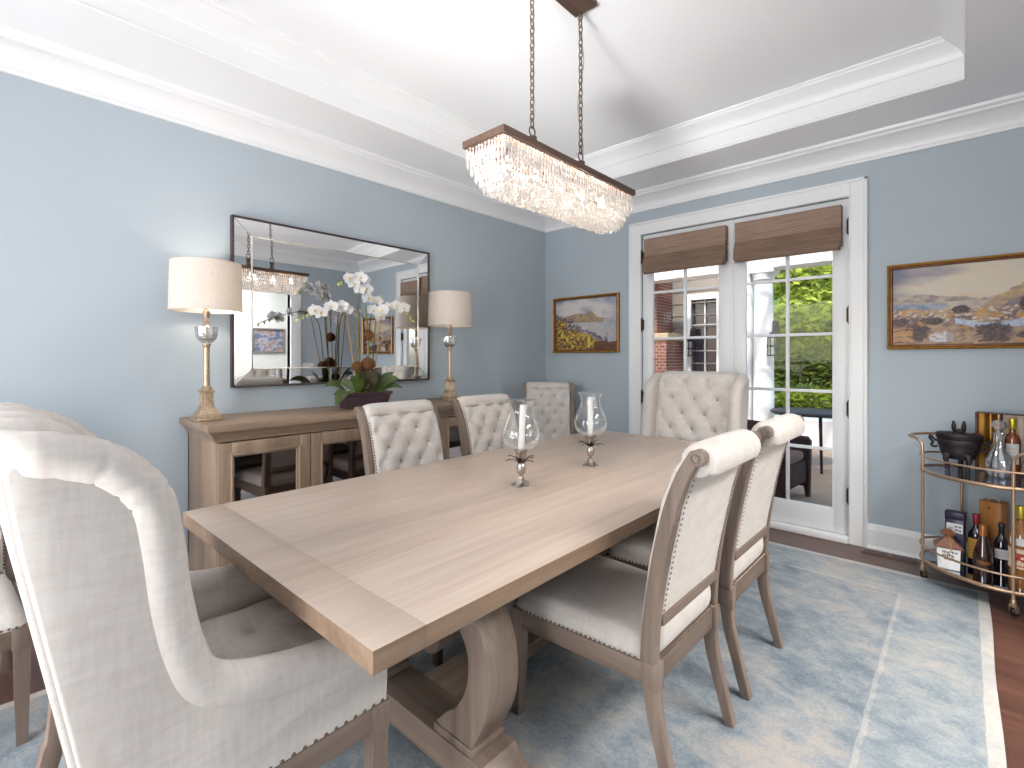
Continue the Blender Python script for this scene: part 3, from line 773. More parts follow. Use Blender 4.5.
# ------------------------------------------------------------------ table lamps
def shade_mat():
    M = Mat('lamp_shade_linen'); d = M.n('ShaderNodeBsdfDiffuse'); tr = M.n('ShaderNodeBsdfTranslucent')
    a = M.noise(M.coord((150,150,60)), 1.0, 3); c = M.ramp(a, [(0.3, srgb((222,214,206))), (0.7, srgb((234,226,219)))])
    M.l(c, d.inputs[0]); M.l(c, tr.inputs[0])
    mx = M.n('ShaderNodeMixShader'); mx.inputs[0].default_value = 0.35; M.l(d.outputs[0], mx.inputs[1]); M.l(tr.outputs[0], mx.inputs[2])
    M.l(mx.outputs[0], M.out.inputs[0]); return M.m
m_shade = shade_mat()
m_bulb = emit('lit_bulb', (1.0, 0.82, 0.62, 1), 8.0)
def table_lamp(label):
    t = thing('table_lamp', label, 'lamp', (0,0,0), 0, 'pair of gilt column lamps on the sideboard')
    b = B(); b.box(-0.066,0.066,-0.066,0.066,0.0,0.016,0.003); b.box(-0.061,0.061,-0.061,0.061,0.016,0.030,0.003); obj('plinth', b, m_antq, t, angle=30)
    b = B()
    prof = [(0.052,0.030),(0.052,0.036),(0.045,0.048),(0.039,0.060),(0.036,0.068),(0.036,0.075)]
    def sq(b, prof):
        rows = [[b.bm.verts.new((dx*w, dy*w, z)) for dx, dy in ((-1,-1),(1,-1),(1,1),(-1,1))] for w, z in prof]
        for i in range(len(rows)-1):
            for k in range(4): b.face([rows[i][k], rows[i][(k+1)%4], rows[i+1][(k+1)%4], rows[i+1][k]])
        b.face(rows[0][::-1]); b.face(rows[-1])
    sq(b, prof); obj('stepped_foot', b, m_antq, t, angle=25)
    b = B(); sq(b, [(0.029,0.074),(0.026,0.150),(0.026,0.155)])
    for a in range(4):
        M = Matrix.Rotation(a*PI/2, 4, 'Z')
        for k in (-1,0,1): b.tube([M @ Vector((0.028, k*0.014, 0.080)), M @ Vector((0.0265, k*0.013, 0.148))], 0.004, 6)
    sq(b, [(0.032,0.152),(0.034,0.158),(0.034,0.164),(0.028,0.168)]); b.lathe([(0.026,0.166),(0.028,0.174),(0.020,0.184),(0.017,0.19)], seg=20); obj('pedestal', b, m_antq, t, angle=30)
    b = B(); b.lathe([(0.017,0.188),(0.0165,0.20)]+[(0.0155+0.0012*math.sin(i*2.2), 0.20+0.0102*i) for i in range(20)]+[(0.0165,0.405),(0.022,0.410),(0.022,0.418),(0.014,0.424)], seg=24, flute=8, fdepth=0.14); obj('column', b, m_antq, t, angle=60)
    b = B(); b.lathe([(0.010,0.420),(0.030,0.428),(0.048,0.446),(0.056,0.470),(0.0575,0.498),(0.0595,0.512),(0.056,0.515),(0.053,0.500),(0.050,0.472),(0.040,0.450),(0.022,0.438),(0.0,0.436)], seg=20, flute=10, fdepth=0.06); obj('crystal_bowl', b, m_crys, t, angle=30)
    b = B(); b.lathe([(0.008,0.44),(0.008,0.512),(0.020,0.516),(0.014,0.528),(0.009,0.536),(0.015,0.546),(0.009,0.558),(0.012,0.570),(0.018,0.580),(0.018,0.600),(0.010,0.604),(0.010,0.66)], seg=20); obj('neck', b, m_antq, t, angle=40)
    b = B(); n = 48
    b.grid(lambda u, v: (lerp(0.176,0.170,v)*math.cos(2*PI*u), lerp(0.176,0.170,v)*math.sin(2*PI*u), 0.602+0.262*v), n, 2)
    b.grid(lambda u, v: (lerp(0.173,0.167,v)*math.cos(2*PI*u), lerp(0.173,0.167,v)*math.sin(2*PI*u), 0.602+0.262*v), n, 2, flip=True)
    bmesh.ops.remove_doubles(b.bm, verts=b.bm.verts[:], dist=0.0002)
    for z, r in ((0.602,0.1745),(0.864,0.1685)): b.tube([(r*math.cos(2*PI*k/n), r*math.sin(2*PI*k/n), z) for k in range(n)], 0.0028, 6, closed=True)
    obj('lamp_shade', b, m_shade, t, angle=50)
    b = B()
    for k in range(3):
        a = k*2*PI/3; b.tube([(0.01*math.cos(a),0.01*math.sin(a),0.83),(0.168*math.cos(a),0.168*math.sin(a),0.855)], 0.002, 5)
    b.lathe([(0.010,0.825),(0.010,0.872),(0.014,0.878),(0.010,0.892),(0,0.896)], seg=12); b.tube([(0.05,0,0.66),(0.055,0,0.74),(0.01,0,0.83)], 0.002, 5); b.tube([(-0.05,0,0.66),(-0.055,0,0.74),(-0.01,0,0.83)], 0.002, 5); b.box(-0.05,0.05,-0.004,0.004,0.655,0.662); obj('harp', b, m_antq, t)
    b = B(); b.lathe([(0.012,0.66),(0.014,0.68),(0.029,0.72),(0.029,0.745),(0.018,0.765),(0,0.772)], seg=16); obj('bulb', b, m_bulb, t)
    return t
def crystal_mat():
    M = Mat('cut_crystal'); g = M.n('ShaderNodeBsdfGlossy'); g.inputs['Roughness'].default_value = 0.03; g.inputs['Color'].default_value = (0.97,0.98,1,1)
    tr = M.n('ShaderNodeBsdfTransparent'); tr.inputs[0].default_value = (0.93,0.94,0.95,1); rf = M.n('ShaderNodeBsdfRefraction'); rf.inputs['IOR'].default_value = 1.3; rf.inputs['Color'].default_value = (0.96,0.97,0.98,1)
    m0 = M.n('ShaderNodeMixShader'); m0.inputs[0].default_value = 0.6; M.l(rf.outputs[0], m0.inputs[1]); M.l(tr.outputs[0], m0.inputs[2])
    mx = M.n('ShaderNodeMixShader'); M.l(schlick(M, 0.30, 0.65), mx.inputs[0])
    M.l(m0.outputs[0], mx.inputs[1]); M.l(g.outputs[0], mx.inputs[2]); M.l(mx.outputs[0], M.out.inputs[0]); return M.m
m_crys = crystal_mat()
lamp = table_lamp('gilt column table lamp with drum shade, standing left of the mirror')
lamp.location = (0.255, -3.288, SH)
dup(lamp, (0.262, -1.555, SH), 0, 'gilt column table lamp with drum shade, standing right of the mirror')

# ------------------------------------------------------------------ orchids
M = Mat('orchid_petal'); _d = M.n('ShaderNodeBsdfDiffuse'); _d.inputs[0].default_value = srgb((248,246,247)); _t = M.n('ShaderNodeBsdfTranslucent'); _t.inputs[0].default_value = srgb((248,246,244))
_m = M.n('ShaderNodeMixShader'); _m.inputs[0].default_value = 0.35; M.l(_d.outputs[0], _m.inputs[1]); M.l(_t.outputs[0], _m.inputs[2]); M.l(_m.outputs[0], M.out.inputs[0]); m_petal = M.m
m_lip = plain('orchid_lip', (224,190,70), 0.6, 0, 0.3)
m_stem = plain('orchid_stem', (98,104,58), 0.6, 0, 0.3); m_cane = plain('bamboo_stake', (166,128,74), 0.55, 0, 0.25)
m_bud = plain('orchid_bud', (196,200,96), 0.6, 0, 0.2)
m_moss = plain('twig_ball', (112,72,40), 0.9, 0, 0.5, 90, 0.8); m_leaf = plain('orchid_leaf', (72,88,42), 0.4, 0, 0.35, 14)
m_leafd = plain('orchid_leaf_dark', (64,58,34), 0.4, 0, 0.35, 14)
m_pot = plain('plum_planter', (72,52,60), 0.35, 0, 0.1); m_mossbed = plain('moss_bed', (112,116,48), 0.95, 0, 0.5, 60, 0.8)
OX, OY = 0.275, -2.335
t = thing('potted_orchids', 'white orchids with twig balls in a long plum planter on the sideboard', 'potted plant', (OX, OY, SH))
def box_taper(b, prof):
    rows = [[b.bm.verts.new((dx*wx, dy*wy, z)) for dx, dy in ((-1,-1),(1,-1),(1,1),(-1,1))] for wx, wy, z in prof]
    for i in range(len(rows)-1):
        for k in range(4): b.face([rows[i][k], rows[i][(k+1)%4], rows[i+1][(k+1)%4], rows[i+1][k]])
    b.face(rows[0][::-1]); b.face(rows[-1])
b = B(); box_taper(b, [(0.058,0.145,0.0),(0.070,0.168,0.085),(0.078,0.178,0.090),(0.080,0.180,0.106),(0.076,0.176,0.110),(0.066,0.165,0.106),(0.062,0.160,0.092)])
obj('planter', b, m_pot, t, angle=30)
b = B(); b.grid(lambda u, v: (-0.062+0.124*u, -0.158+0.316*v, 0.100+0.012*math.sin(u*40)*math.sin(v*57)+0.010*math.sin(u*13+v*21)), 24, 50); obj('moss', b, m_mossbed, t, angle=80)
def flower(size, M, parent):
    b = B()
    def petal(ang, ln, wd, cup, mi=0):
        b.mi = mi; ca, sa = math.cos(ang), math.sin(ang)
        def fn(u, v):
            r = v*ln; w = wd*math.sin(PI*min(1, v**0.8))**0.7*(u-0.5)*2 if 0 < v < 1 else 0.0008*(u-0.5)
            h = cup*(v**1.5) + 0.12*abs(u-0.5)*wd*4*math.sin(PI*v)
            return M @ (Vector((r*ca - w*sa, r*sa + w*ca, -h))*size)
        b.grid(fn, 4, 6)
    for a in (90, 215, 325): petal(R(a), 1.0, 0.36, 0.12)
    for a in (12, 168): petal(R(a), 1.05, 0.60, -0.02)
    b.mi = 1; b.ball((0,-0.12*size,0.14*size), 0.14*size, 1, (1,1.3,1), M); b.ball((0,0.06*size,0.10*size), 0.09*size, 1, (1,1,1.2), M)
    return obj('flower', b, [m_petal, m_lip], parent, angle=70)
def facing(p, d, roll=0):
    d = Vector(d).normalized(); q = d.to_track_quat('Z', 'Y'); return Matrix.Translation(p) @ q.to_matrix().to_4x4() @ Matrix.Rotation(roll, 4, 'Z')
rng = random.Random(3)
# stems: root (y), path points (dx, y, z) relative to the pot; blossoms along the end; buds at the tip
STEMS = [
    ([( 0.0,-0.05,0.10),(0.01,-0.06,0.40),(0.01,-0.10,0.62),(0.03,-0.20,0.68),(0.05,-0.36,0.64),(0.06,-0.50,0.58)], [0.50,0.57,0.64,0.71,0.78,0.85], 5),
    ([(-0.02,-0.02,0.10),(-0.01,-0.03,0.45),(0.0,-0.05,0.72),(0.02,-0.08,0.82),(0.04,-0.16,0.86),(0.05,-0.22,0.83)], [0.62,0.70,0.78], 3),
    ([( 0.02,0.03,0.10),(0.02,0.02,0.45),(0.02,0.0,0.70),(0.02,-0.02,0.84),(0.04,-0.06,0.88)], [0.60,0.74,0.86,0.97], 0),
    ([( 0.0,0.06,0.10),(0.01,0.07,0.42),(0.02,0.09,0.64),(0.03,0.16,0.72),(0.05,0.27,0.70),(0.06,0.36,0.62)], [0.42,0.50,0.58,0.68,0.80], 4),
    ([(-0.02,0.02,0.10),(-0.01,0.04,0.50),(0.0,0.07,0.70),(0.01,0.12,0.78)], [0.66,0.80], 3),
]
for pts, bl, nb in STEMS:
    P = spline([Vector(p) for p in pts], 8); n = len(P)
    b = B(); b.tube(P, [lerp(0.0045,0.002,i/(n-1)) for i in range(n)], 6); st = obj('flower_stem', b, m_stem, t)
    b = B(); q = [P[i]+Vector((-0.006,0.005,0)) for i in range(0, int(n*0.55))]
    b.tube([q[0], q[-1]], 0.0038, 6)
    for k in range(1, 6): b.tube([q[0].lerp(q[-1], k/6)-Vector((0,0,0.003)), q[0].lerp(q[-1], k/6)+Vector((0,0,0.003))], 0.0052, 6)
    obj('stake', b, m_cane, st)
    for i, f in enumerate(bl):
        p = P[min(n-1, int(f*(n-1)))]; off = Vector((0.030, rng.uniform(-0.02,0.02), rng.uniform(-0.02,0.015)))
        flower(rng.uniform(0.040,0.048), facing(p+off, (1.0, rng.uniform(-0.75,0.05), rng.uniform(-0.25,0.15)), rng.uniform(-0.3,0.3)), st)
    for k in range(nb):
        p = P[n-1-int(k*n*0.045)]; b = B(); b.ball(p+Vector((0.006,0.004*(-1)**k,-0.010)), 0.011-0.001*(nb-k)*0.6, 1, (0.85,0.85,1.25)); obj('bud', b, m_bud, st)
for (x, y, z, r) in ((0.01,-0.060,0.285,0.036),(0.035,0.010,0.300,0.046),(0.03,0.015,0.500,0.036),(0.02,0.05,0.180,0.030)):
    b = B(); b.ball((x,y,z), r*0.9, 2)
    for k in range(14):
        q = facing((x,y,z), (rng.uniform(-1,1), rng.uniform(-1,1), rng.uniform(-1,1))); rr = r*rng.uniform(0.9,1.02)
        b.tube([q @ Vector((rr*math.cos(2*PI*i/14), rr*math.sin(2*PI*i/14), 0)) for i in range(14)], 0.0022, 5, closed=True)
    obj('twig_ball', b, m_moss, t)
def orch_leaf(root, tip, w, droop, m):
    root, tip = Vector(root), Vector(tip); d = tip-root; side = d.cross(Vector((0.9,-0.55,0.55))).normalized(); b = B()
    def fn(u, v, o=0.0):
        c = root.lerp(tip, v); c = c+Vector((0,0,math.sin(PI*v*0.8)*droop)); hw = w*math.sin(PI*min(0.985, 0.08+0.92*v))**0.75
        return c + side*(u-0.5)*2*hw + Vector((0,0,abs(u-0.5)*0.5*hw + o))
    b.grid(fn, 6, 12); b.grid(lambda u, v: fn(u, v, -0.0015), 6, 12, flip=True)
    obj('leaf', b, m, t, angle=80)
for rt, tp, w, dr, m in (((0.01,-0.12,0.11),(0.12,-0.27,0.01),0.040,0.05,m_leaf), ((0.0,-0.13,0.11),(0.03,-0.30,0.13),0.024,0.05,m_leaf), ((0.02,-0.06,0.11),(0.12,-0.11,0.20),0.044,0.03,m_leaf),
        ((0.03,0.0,0.11),(0.13,0.02,0.22),0.052,0.03,m_leafd), ((0.0,0.03,0.11),(0.05,0.10,0.26),0.044,0.02,m_leafd), ((0.02,0.10,0.11),(0.09,0.23,0.16),0.028,0.05,m_leaf), ((0.01,0.07,0.11),(0.06,0.20,0.22),0.028,0.03,m_leaf),
        ((0.0,-0.02,0.11),(0.02,-0.05,0.25),0.042,0.02,m_leafd), ((-0.02,-0.06,0.11),(-0.10,-0.12,0.16),0.026,0.03,m_leaf), ((0.0,0.12,0.11),(0.05,0.28,0.10),0.022,0.04,m_leaf), ((0.03,-0.03,0.11),(0.14,-0.05,0.12),0.030,0.03,m_leafd)):
    orch_leaf(rt, tp, w, dr, m)

# ------------------------------------------------------------------ paintings (invented coastal landscapes)
from mathutils import noise as NZ
def fbm(x, y, z=0.0, o=4):
    s, a, f = 0, 0.5, 1
    for _ in range(o): s += a*NZ.noise(Vector((x*f, y*f, z))); a *= 0.5; f *= 2
    return s
def mixc(a, b, t): t = max(0, min(1, t)); return tuple(lerp(a[i], b[i], t) for i in range(3))
def pal(*hexes): return [srgb(h)[:3] for h in hexes]
def paint_bay(u, v):
    n = fbm(u*6, v*6, 1); n2 = fbm(u*22, v*22, 2); n3 = fbm(u*45, v*60, 5)
    if v > 0.60 + 0.02*n:                                            # sky with a bright cloud bank
        c = mixc(srgb((206,200,198))[:3], srgb((118,122,160))[:3], (fbm(u*3, v*4, 3)*1.8 + abs(u-0.45)*1.2 + (v-0.85)*2.2))
    else: c = mixc(srgb((196,190,188))[:3], srgb((150,156,172))[:3], (u-0.35)*1.1 + n2 + n*0.6)           # pale bay
    hill = 0.62 + 0.13*math.exp(-((u-0.60)/0.075)**2) + 0.10*math.exp(-((u-0.40)/0.13)**2) + 0.05*math.exp(-((u-0.2)/0.1)**2) + 0.02*n2
    if 0.53+0.05*n < v < hill and 0.06 < u < 0.80: c = mixc(srgb((182,160,112))[:3], srgb((140,120,118))[:3], 0.5+n2*2.4+n)
    bank = 0.62 - 0.62*u + 0.10*n + 0.05*n2 + (0.05 if u < 0.2 else 0)
    if v < bank:
        k = 0.5 + n2*1.8 + n3*1.2 + n
        c = mixc(srgb((88,62,66))[:3], srgb((184,138,52))[:3], k)
        if k > 0.72: c = mixc(c, srgb((214,206,76))[:3], (k-0.72)*3)
    elif v < bank+0.10: c = mixc(c, srgb((96,78,92))[:3], 0.75+n2*2)
    if u > 0.65 and v < 0.16+0.08*n: c = mixc(srgb((120,74,36))[:3], srgb((78,52,56))[:3], 0.5+n2*3)
    return c
def paint_coast(u, v):
    n = fbm(u*5, v*5, 7); n2 = fbm(u*14, v*14, 8); n3 = fbm(u*30, v*34, 9, 3); P = lambda *c: srgb(c)[:3]
    wu, wv = u+0.03*n2, v+0.03*n+0.012*n3
    # sky: stormy left, cream cloud, brown haze
    c = mixc(P(206,194,176), P(112,112,136), 0.85-(u*2.6)+(v-0.75)*1.6+fbm(u*3, v*6, 10)*1.2)
    c = mixc(c, P(206,178,146), max(0, fbm(u*3, v*8, 12))*1.5*min(1, u*2))
    if wv < 0.60+0.04*math.sin(u*9)+0.05*max(0, 0.5-abs(u-0.45)*3): c = mixc(P(126,112,118), P(186,168,148), 0.5+n2*2.2)     # far hills
    if wv < 0.545: c = mixc(P(188,176,158), P(162,150,140), 0.5+n2*2)
    if u < 0.26+0.9*(v-0.40)+0.15*n2+0.1*n3 and 0.40 < wv < 0.535: c = mixc(P(104,116,142), P(150,156,168), 0.5+n2*2+(v-0.47)*3)              # bay
    if wv < 0.50+(wu-0.58)*1.0 and wu > 0.58 and wv > 0.45: c = mixc(P(196,164,104), P(150,126,112), 0.45+n2*2.2+(0.7-v))  # golden mountain
    if wv < 0.46+(wu-0.66)*0.85 and wu > 0.66: c = mixc(P(110,98,122), P(136,118,110), 0.5+n2*2)                           # purple slope
    if wv < 0.46:                                                  # town and slopes
        k = 0.5+n*1.4+n2*1.5
        c = mixc(P(106,80,78), P(178,148,118), k)
        if n3 > 0.12 and 0.28 < v: c = mixc(c, P(214,206,196), 0.75)
        if fbm(u*8, v*10, 14) > 0.17: c = mixc(c, P(190,138,56), 0.7)
    r = 0.27+0.05*math.sin(u*7)+0.10*max(0, u-0.6)
    if abs(wv-r) < 0.035+0.03*max(0, u-0.5) and u > 0.40: c = mixc(P(150,162,192), P(196,200,208), 0.4+n3*2.2)            # pale blue river
    for x, y, a, bb in ((0.06,0.30,0.05,0.05),(0.17,0.17,0.075,0.11),(0.26,0.30,0.08,0.045),(0.44,0.43,0.06,0.05),(0.63,0.15,0.10,0.12),(0.82,0.46,0.05,0.10),(0.94,0.40,0.10,0.07),(0.93,0.24,0.09,0.045),(0.86,0.10,0.10,0.06)):
        d = ((u-x)/a)**2+((v-y)/bb)**2
        if d < 1+n2*2.2+n3: c = mixc(P(50,36,50), P(96,70,58), 0.3+n3*2.4+n2)
    if abs(u-0.32) < 0.075 and 0.03 < v < 0.17-abs(u-0.34)*0.5: c = mixc(P(206,202,200), P(150,140,142), 0.3+n3*2.5 if u < 0.35 else 0.9)   # pale house
    if v < 0.16-(u-0.4)*0.5 and 0.40 < u < 0.52: c = mixc(P(176,150,118), P(120,90,80), 0.5+n3*2)
    if u < 0.14 and v < 0.22 and abs(math.sin(v*40+n*6)) > 0.55: c = mixc(c, P(196,146,80), 0.7)
    return c
def painting(name, label, x0, x1, z0, z1, fn, fw, seed):
    t = thing(name, label, 'painting', ((x0+x1)/2, 0.0, (z0+z1)/2), 0, 'gilt framed landscapes on the back wall')
    hw, hh = (x1-x0)/2, (z1-z0)/2
    b = B()
    prof = [(0.0,-0.002),(0.0,-0.030),(fw*0.25,-0.036),(fw*0.45,-0.032),(fw*0.6,-0.024),(fw*0.85,-0.026),(fw,-0.018),(fw,-0.008)]
    rows = [[b.bm.verts.new(p) for p in ((-hw+d,y,-hh+d),(hw-d,y,-hh+d),(hw-d,y,hh-d),(-hw+d,y,hh-d))] for d, y in prof]
    for i in range(len(rows)-1):
        for k in range(4):
            f = b.face([rows[i][k], rows[i][(k+1)%4], rows[i+1][(k+1)%4], rows[i+1][k]]); 
            if f and i in (1, 2): f.material_index = 1
    bmesh.ops.recalc_face_normals(b.bm, faces=b.bm.faces[:])
    obj('frame', b, [plain('frame_dark_'+name+str(seed), (122,78,44), 0.4, 0.4, 0.3), m_frameg], t, angle=30)
    NU, NV = 150, 108; b = B(); w, h = hw-fw+0.002, hh-fw+0.002
    b.grid(lambda u, v: (-w+2*w*u, -0.010, -h+2*h*v), NU, NV, flip=False)
    ca = None
    o = obj('canvas', b, m_oil, t, smooth=False)
    at = o.data.color_attributes.new('oil', 'FLOAT_COLOR', 'POINT'); arr = []
    for i in range(NU+1):
        for j in range(NV+1): arr += list(fn(i/NU, j/NV)) + [1.0]
    at.data.foreach_set('color', arr)
    return t
m_frameg = plain('frame_gilt', (190,140,62), 0.35, 0.7, 0.3)
M = Mat('oil_paint'); p = M.pr(Roughness=0.45); a = M.n('ShaderNodeVertexColor', layer_name='oil'); M.l(a.outputs[0], p.inputs['Base Color']); M.bump(M.noise(M.coord((60,60,90)), 1.0, 3), 0.3, 0.002); m_oil = M.m
painting('landscape_painting', 'gilt framed painting of a pale bay and golden hillside, left of the french doors', 0.12, 0.912, 1.349, 1.92, paint_bay, 0.030, 1)
painting('landscape_painting', 'gilt framed coastal town painting on the wall above the bar cart', 2.944, 3.765, 1.354, 1.911, paint_coast, 0.030, 2)

# ------------------------------------------------------------------ hurricane candle holders
def hurricane(label):
    t = thing('candle_holder', label, 'candle holder', (0,0,0), 0, 'glass hurricanes along the table centre')
    b = B()
    b.lathe([(0.010,0.052),(0.0085,0.045),(0.008,0.030),(0.009,0.018)], seg=16)
    for k in range(5):                                              # splayed bracts forming the foot
        a = 2*PI*k/5; ca, sa = math.cos(a), math.sin(a)
        def fn(u, v):
            r = 0.006+0.036*v**1.6; z = 0.040*(1-v)**1.3; w = (0.005+0.011*v)*(1-v**6*0.8)*(u-0.5)*2; 
            return (r*ca-w*sa, r*sa+w*ca, z+0.0015-0.004*abs(u-0.5)**2*0)
        b.grid(fn, 4, 8, flip=True); b.grid(lambda u, v: tuple(Vector(fn(u, v))-Vector((0,0,0.0015))), 4, 8)
    obj('foot', b, m_silver, t, angle=60)
    b = B()
    def pine(u, v):
        a = 2*PI*u; z = 0.048+0.046*v; r = (0.0165*math.sin(PI*(0.22+0.60*v))**0.8+0.003)*(1+0.07*abs(math.sin(8*(u*PI+v*1.2)))*abs(math.sin(8*(u*PI-v*1.2))))
        return (r*math.cos(a), r*math.sin(a), z)
    b.grid(pine, 32, 16); obj('pineapple_stem', b, m_silver, t, angle=80)
    for k in range(9):
        a = 2*PI*k/9+(0.2 if k % 2 else 0); ca, sa = math.cos(a), math.sin(a); up = 0.022 if k % 2 else 0.006; ln = 0.048 if k % 2 else 0.060
        b = B()
        def lf(u, v):
            r = 0.008+ln*v; w = 0.0085*(1-v)**0.8*(u-0.5)*2; z = 0.092+0.020*math.sin(v*2.0)+up*v-0.012*v*v
            return (r*ca-w*sa, r*sa+w*ca, z+0.004*abs(u-0.5))
        b.grid(lf, 2, 8); b.grid(lambda u, v: tuple(Vector(lf(u, v))-Vector((0,0,0.001))), 2, 8, flip=True); obj('leaf', b, m_leafmetal, t, angle=70)
    b = B(); b.lathe([(0.009,0.092),(0.015,0.104),(0.0185,0.108),(0.021,0.120),(0.0225,0.138),(0.026,0.142),(0.030,0.144),(0.030,0.148),(0.014,0.149),(0.0135,0.150)], seg=24); obj('cup', b, m_silver, t, angle=40)
    b = B(); pr = [(0.026,0.149),(0.050,0.157),(0.071,0.176),(0.0815,0.201),(0.0805,0.227),(0.070,0.259),(0.056,0.291),(0.0485,0.315),(0.050,0.338),(0.060,0.358),(0.062,0.361)]
    P = spline([Vector(q) for q in pr], 4); b.lathe([tuple(q) for q in P], seg=40)
    obj('glass_shade', b, m_glass, t, angle=80)
    b = B(); b.tube([(0.0618*math.cos(2*PI*k/40), 0.0618*math.sin(2*PI*k/40), 0.361) for k in range(40)], 0.0016, 6, closed=True); obj('glass_rim', b, m_glass, t)
    return t
def candle(x, y, label, lean):
    t = thing('candle', label, 'candle', (x, y, 0.76+0.1495), 0, 'white candles in the hurricanes'); t.rotation_euler = (0, lean, 0)
    b = B(); b.lathe([(0.0138,0.0),(0.0142,0.185),(0.0125,0.191),(0.004,0.192),(0,0.191)], seg=20); obj('wax', b, m_wax, t, angle=40)
    b = B(); b.tube([(0,0,0.191),(0.001,0,0.199)], 0.0008, 5); obj('wick', b, m_black, t)
h = hurricane('glass hurricane candle holder on a pineapple stem, the one nearer the camera')
h.location = (1.945, -2.578, 0.76)
dup(h, (1.945, -2.055, 0.76), 0.4, 'glass hurricane candle holder on a pineapple stem, the one farther down the table')
candle(1.945, -2.578, 'white taper candle standing in the nearer glass hurricane', 0.06)
candle(1.945, -2.055, 'white taper candle standing in the farther glass hurricane', 0.0)

# ------------------------------------------------------------------ chandelier
m_wfr = wood('chandelier_wood', ((66,48,40), (94,72,60), (122,98,84)), 'y', 0.55, 1.2, 0.4, 0, 0.3)
m_chain = plain('aged_bronze_chain', (120,98,84), 0.45, 0.6)
def drop_mat():
    """cut glass drops: sparkle, a little see-through, pass on the light of the bulbs inside"""
    M = Mat('crystal_drops'); gl = M.n('ShaderNodeBsdfGlossy'); gl.inputs['Roughness'].default_value = 0.06; gl.inputs['Color'].default_value = (0.95,0.96,0.98,1)
    tl = M.n('ShaderNodeBsdfTranslucent'); tl.inputs[0].default_value = (0.95,0.93,0.91,1); df = M.n('ShaderNodeBsdfDiffuse'); df.inputs[0].default_value = (0.9,0.9,0.9,1)
    tr = M.n('ShaderNodeBsdfTransparent')
    a = M.n('ShaderNodeMixShader'); a.inputs[0].default_value = 0.45; M.l(tl.outputs[0], a.inputs[1]); M.l(df.outputs[0], a.inputs[2])
    b = M.n('ShaderNodeMixShader'); b.inputs[0].default_value = 0.38; M.l(a.outputs[0], b.inputs[1]); M.l(gl.outputs[0], b.inputs[2])
    c = M.n('ShaderNodeMixShader'); c.inputs[0].default_value = 0.14; M.l(b.outputs[0], c.inputs[1]); M.l(tr.outputs[0], c.inputs[2])
    M.l(c.outputs[0], M.out.inputs[0]); return M.m
m_drop = drop_mat()
CX, CYY, CZ = 1.933, -2.292, 2.153
t = thing('chandelier', 'long wooden framed crystal chandelier hanging on two chains over the table', 'chandelier', (CX, CYY, CZ))
cw, cl = 0.118, 0.503
b = B(); frame_rect_pts = None
b.box(-cw, cw, -cl, -cl+0.016, 0.0, 0.030, 0.003); b.box(-cw, cw, cl-0.016, cl, 0.0, 0.030, 0.003)
b.box(-cw, -cw+0.016, -cl+0.016, cl-0.016, 0.0, 0.030, 0.003); b.box(cw-0.016, cw, -cl+0.016, cl-0.016, 0.0, 0.030, 0.003)
b.box(-cw+0.014, cw-0.014, -cl+0.014, cl-0.014, 0.016, 0.024)
b.box(-0.055, 0.055, -0.33, 0.33, 0.023, 0.040, 0.005)
obj('frame', b, m_wfr, t, angle=30)
for y in (-0.20, 0.169):
    b = B(); b.lathe([(0.022,0.038),(0.022,0.060),(0.016,0.066),(0.016,0.092),(0.021,0.096),(0.021,0.112),(0.009,0.118)], (0,y,0), 16)
    b.tube([(0, y+0.019*math.cos(2*PI*k/16), 0.138+0.021*math.sin(2*PI*k/16)) for k in range(16)], 0.0032, 6, closed=True)
    obj('hook_socket', b, m_wfr, t, angle=40)
    b = B(); z = 0.153; k = 0; dzl = 0.0312
    while z < 0.832:
        rot = k % 2; pts = []
        for i in range(14):
            a = 2*PI*i/14; u = 0.0095*math.cos(a); w = 0.0215*math.sin(a)
            pts.append((u if rot else 0, y+(0 if rot else u), z+0.019+w))
        b.tube(pts, 0.0030, 6, closed=True); z += dzl; k += 1
    wob = [(0.010*math.sin(i*1.1), y+0.012*math.cos(i*0.9), 0.10+i*0.073) for i in range(11)]
    if y > 0: b.tube(spline([Vector(q) for q in wob], 4), 0.0014, 5)
    obj('chain', b, m_chain, t, angle=60)
b = B(); b.box(-0.045, 0.085, -0.315, 0.188, 0.852, 0.880, 0.004); b.box(-0.038, 0.078, -0.308, 0.181, 0.846, 0.853, 0.003)
for y in (-0.20, 0.169): b.tube([(0, y+0.010*math.cos(2*PI*k/12), 0.838+0.012*math.sin(2*PI*k/12)) for k in range(12)], 0.003, 6, closed=True)
obj('canopy', b, m_wfr, t, angle=30)
